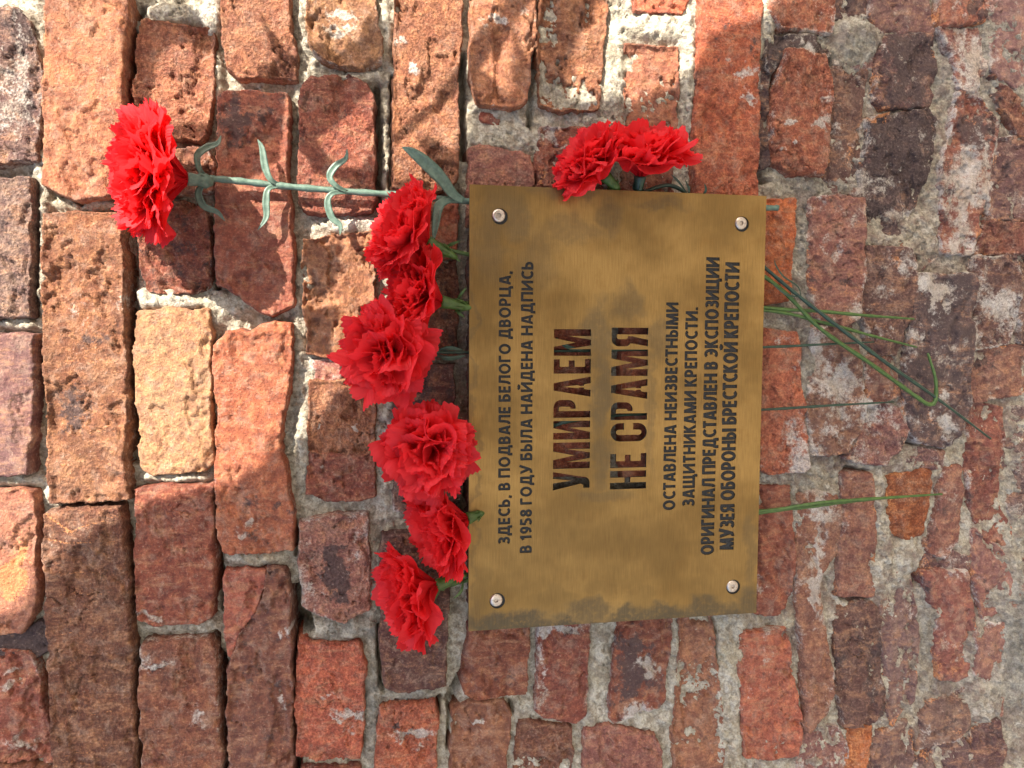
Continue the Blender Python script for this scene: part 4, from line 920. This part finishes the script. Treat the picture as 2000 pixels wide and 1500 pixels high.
def strap(pts, wmax, up):
    """a narrow channelled leaf along pts"""
    vs_, fs = [], []; n = len(pts)
    for i, p in enumerate(pts):
        tg = (pts[min(i + 1, n - 1)] - pts[max(i - 1, 0)]).normalized(); s = tg.cross(up)
        s = s.normalized() if s.length > 1e-6 else Vector((1, 0, 0)); nn = s.cross(tg)
        f = i / (n - 1); w_ = wmax * (0.45 + 0.9 * f if f < .45 else 0.855 * (1 - ((f - .45) / .55) ** 2.2) + 0.04)
        for k, (a, b_) in enumerate(((-1, .35), (-.5, .08), (0, 0), (.5, .08), (1, .35), (.5, -.12), (0, -.2), (-.5, -.12))):
            vs_.append(p + s * (a * w_) + nn * (b_ * w_))
    for i in range(n - 1):
        for k in range(8): fs.append((i * 8 + k, i * 8 + (k + 1) % 8, (i + 1) * 8 + (k + 1) % 8, (i + 1) * 8 + k))
    fs.append(tuple(range(7, -1, -1))); fs.append(tuple((n - 1) * 8 + k for k in range(8)))
    return vs_, fs

def nodes(x, y, up, dnn, y0=0.004, w_=0.0032):
    """leaf pair springing at (x, y): up and dnn are picture outlines"""
    return [([(x, y, y0)] + [(a, b_, y0 - 0.004 * min(1, i + 1)) for i, (a, b_) in enumerate(L)], w_) for L in (up, dnn)]
lv1 = nodes(415, 350, [(392, 335), (386, 305), (405, 288), (425, 280), (432, 264)], [(398, 360), (388, 378), (398, 402), (425, 415), (440, 432)]) \
    + nodes(546, 362, [(528, 350), (518, 325), (512, 290), (503, 272)], [(524, 370), (520, 395), (520, 425), (503, 450)]) \
    + nodes(678, 375, [(655, 362), (644, 345), (655, 325), (675, 310), (678, 290)], [(650, 378), (640, 395), (648, 425), (664, 440), (664, 460)]) \
    + [([(905, 392, .004), (885, 380, .002), (862, 350, -.002), (830, 318, -.005), (805, 298, -.006), (785, 287, -.005)], 0.0062),
       ([(900, 390, .004), (872, 392, .002), (856, 405, -.002), (850, 440, -.004), (846, 475, -.003)], 0.0045)]
carnation('large red carnation apart at the upper left on a long sage green stem', (370, 350), -0.010, (-1, .0, .42), .053,
          [(412, 349, .001), (470, 354, .004), (560, 364, .005), (680, 374, .006), (800, 382, .008), (915, 393, .009), (1200, 400, .010), (1490, 406, .010), (1517, 406, .010)], .0026, G_SAGE, 1, n=(11, 14, 17), leaves=lv1, calyx_len=.014, open_=1.12)
carnation('red carnation hiding part of the long stem, nearest the upper left plaque corner', (838, 474), -0.006, (-.9, -.42, .28), .044,
          [(862, 484, .004), (915, 497, .010), (1200, 560, .010), (1490, 600, .010), (1600, 608, .004), (1690, 616, .000), (1785, 623, -.002)], .0016, G_GRASS, 2, ruf=1.0,
          leaves=[([(868, 485, .004), (880, 478, .002), (900, 470, .000)], .0016), ([(868, 485, .004), (885, 500, .002), (900, 512, .002)], .0014)])
carnation('red carnation squeezed between two others above the plaque, its stem bare', (866, 590), -0.004, (-.95, -.18, .25), .046,
          [(870, 590, .006), (915, 592, .010), (1200, 590, .010), (1490, 606, .010), (1600, 628, .004), (1700, 655, .000), (1790, 678, -.002)], .0015, G_GRASS, 3, ruf=1.0,
          leaves=[([(890, 590, .006), (900, 575, .002), (912, 560, .000)], .0014), ([(880, 590, .006), (895, 610, .002), (908, 620, .002)], .0014)])
carnation('broad red carnation facing the viewer, third of the cluster and farthest from the plaque', (776, 690), -0.008, (-.50, 0, .87), .042,
          [(850, 688, .006), (915, 688, .010), (1200, 684, .009), (1490, 678, .010), (1600, 673, .006), (1707, 668, .000)], .0013, G_DARK, 4, n=(6, 9, 10), open_=1.3, ruf=1.3, wm=1.15, few=2,
          leaves=[([(850, 688, .006), (875, 680, .003), (905, 684, .004)], .0022), ([(845, 690, .006), (875, 700, .003), (912, 694, .004)], .0022), ([(1085, 660, .010), (1110, 678, .007), (1150, 688, .009)], .0022)])
carnation('red carnation with frilled petals overlapping the plaque edge mid row', (850, 872), -0.010, (-.30, 0, .95), .044,
          [(880, 865, .006), (1080, 830, .010), (1200, 812, .010), (1490, 800, .010), (1620, 792, .004), (1745, 785, .000)], .0013, G_DARK, 5, n=(6, 8, 9), open_=1.3, ruf=1.6, wm=1.0, few=3,
          leaves=[([(1075, 835, .010), (1110, 822, .007), (1150, 818, .009)], .0022)])
carnation('red carnation whose head touches the plaque edge, second from the bottom of the row', (915, 1012), -0.002, (-.93, .24, .25), .047,
          [(915, 1025, .008), (1200, 1008, .010), (1480, 998, .010), (1560, 988, .004), (1620, 980, .000), (1735, 972, -.001), (1840, 965, -.001)], .0016, G_GRASS, 6, n=(7, 10, 11), calyx_len=.012)
carnation('lowest red carnation of the row, on a short green stem with thin leaves', (856, 1142), -0.003, (-.95, .20, .28), .049,
          [(865, 1150, .004), (905, 1135, .010), (1200, 1060, .010), (1480, 1003, .010), (1580, 990, .004), (1640, 982, .001), (1740, 972, -.001)], .0016, G_GRASS, 7, n=(7, 10, 11),
          leaves=[([(860, 1152, .004), (850, 1145, .002), (840, 1135, .002)], .0010), ([(860, 1152, .004), (852, 1165, .002), (847, 1176, .002)], .0010), ([(905, 1135, .006), (900, 1155, .002), (885, 1170, .002)], .0014)])
carnation('smaller, paler red carnation of the pair behind the right hand edge of the upright plaque', (1184, 346), -0.000, (-.75, -.55, .30), .040,
          [(1195, 375, .008), (1300, 440, .011), (1500, 545, .010), (1600, 640, .002), (1700, 710, -.002), (1790, 775, -.004), (1815, 790, -.004), (1827, 780, -.004), (1827, 740, -.004), (1812, 690, -.002)], .0019, G_GRASS, 8, n=(7, 10, 11), calyx_len=.014)
carnation('darker red carnation of that pair, nearer the lower screws, petals curled over the plaque', (1250, 346), -0.001, (-.04, -.80, .45), .043,
          [(1320, 365, .008), (1400, 440, .011), (1500, 528, .010), (1560, 578, .002), (1640, 640, -.004), (1730, 708, -.006), (1830, 778, -.004), (1935, 857, -.002)], .0017, G_DARK, 9, n=(6, 8, 9), open_=1.2, ruf=1.5, wm=1.2, few=3, calyx_len=.014,
          leaves=[([(1565, 582, .001), (1558, 560, .000), (1530, 540, .000), (1515, 518, .002), (1513, 506, .004)], .0010), ([(1560, 580, .001), (1535, 575, .001), (1508, 555, .004)], .0011),
                  ([(1345, 385, .004), (1345, 370, .000), (1338, 350, -.002)], .0012), ([(1370, 385, .004), (1378, 372, .000), (1376, 358, -.001)], .0014), ([(1340, 375, .004), (1325, 355, .000), (1310, 340, -.001)], .0012)])
bpy.context.view_layer.update()
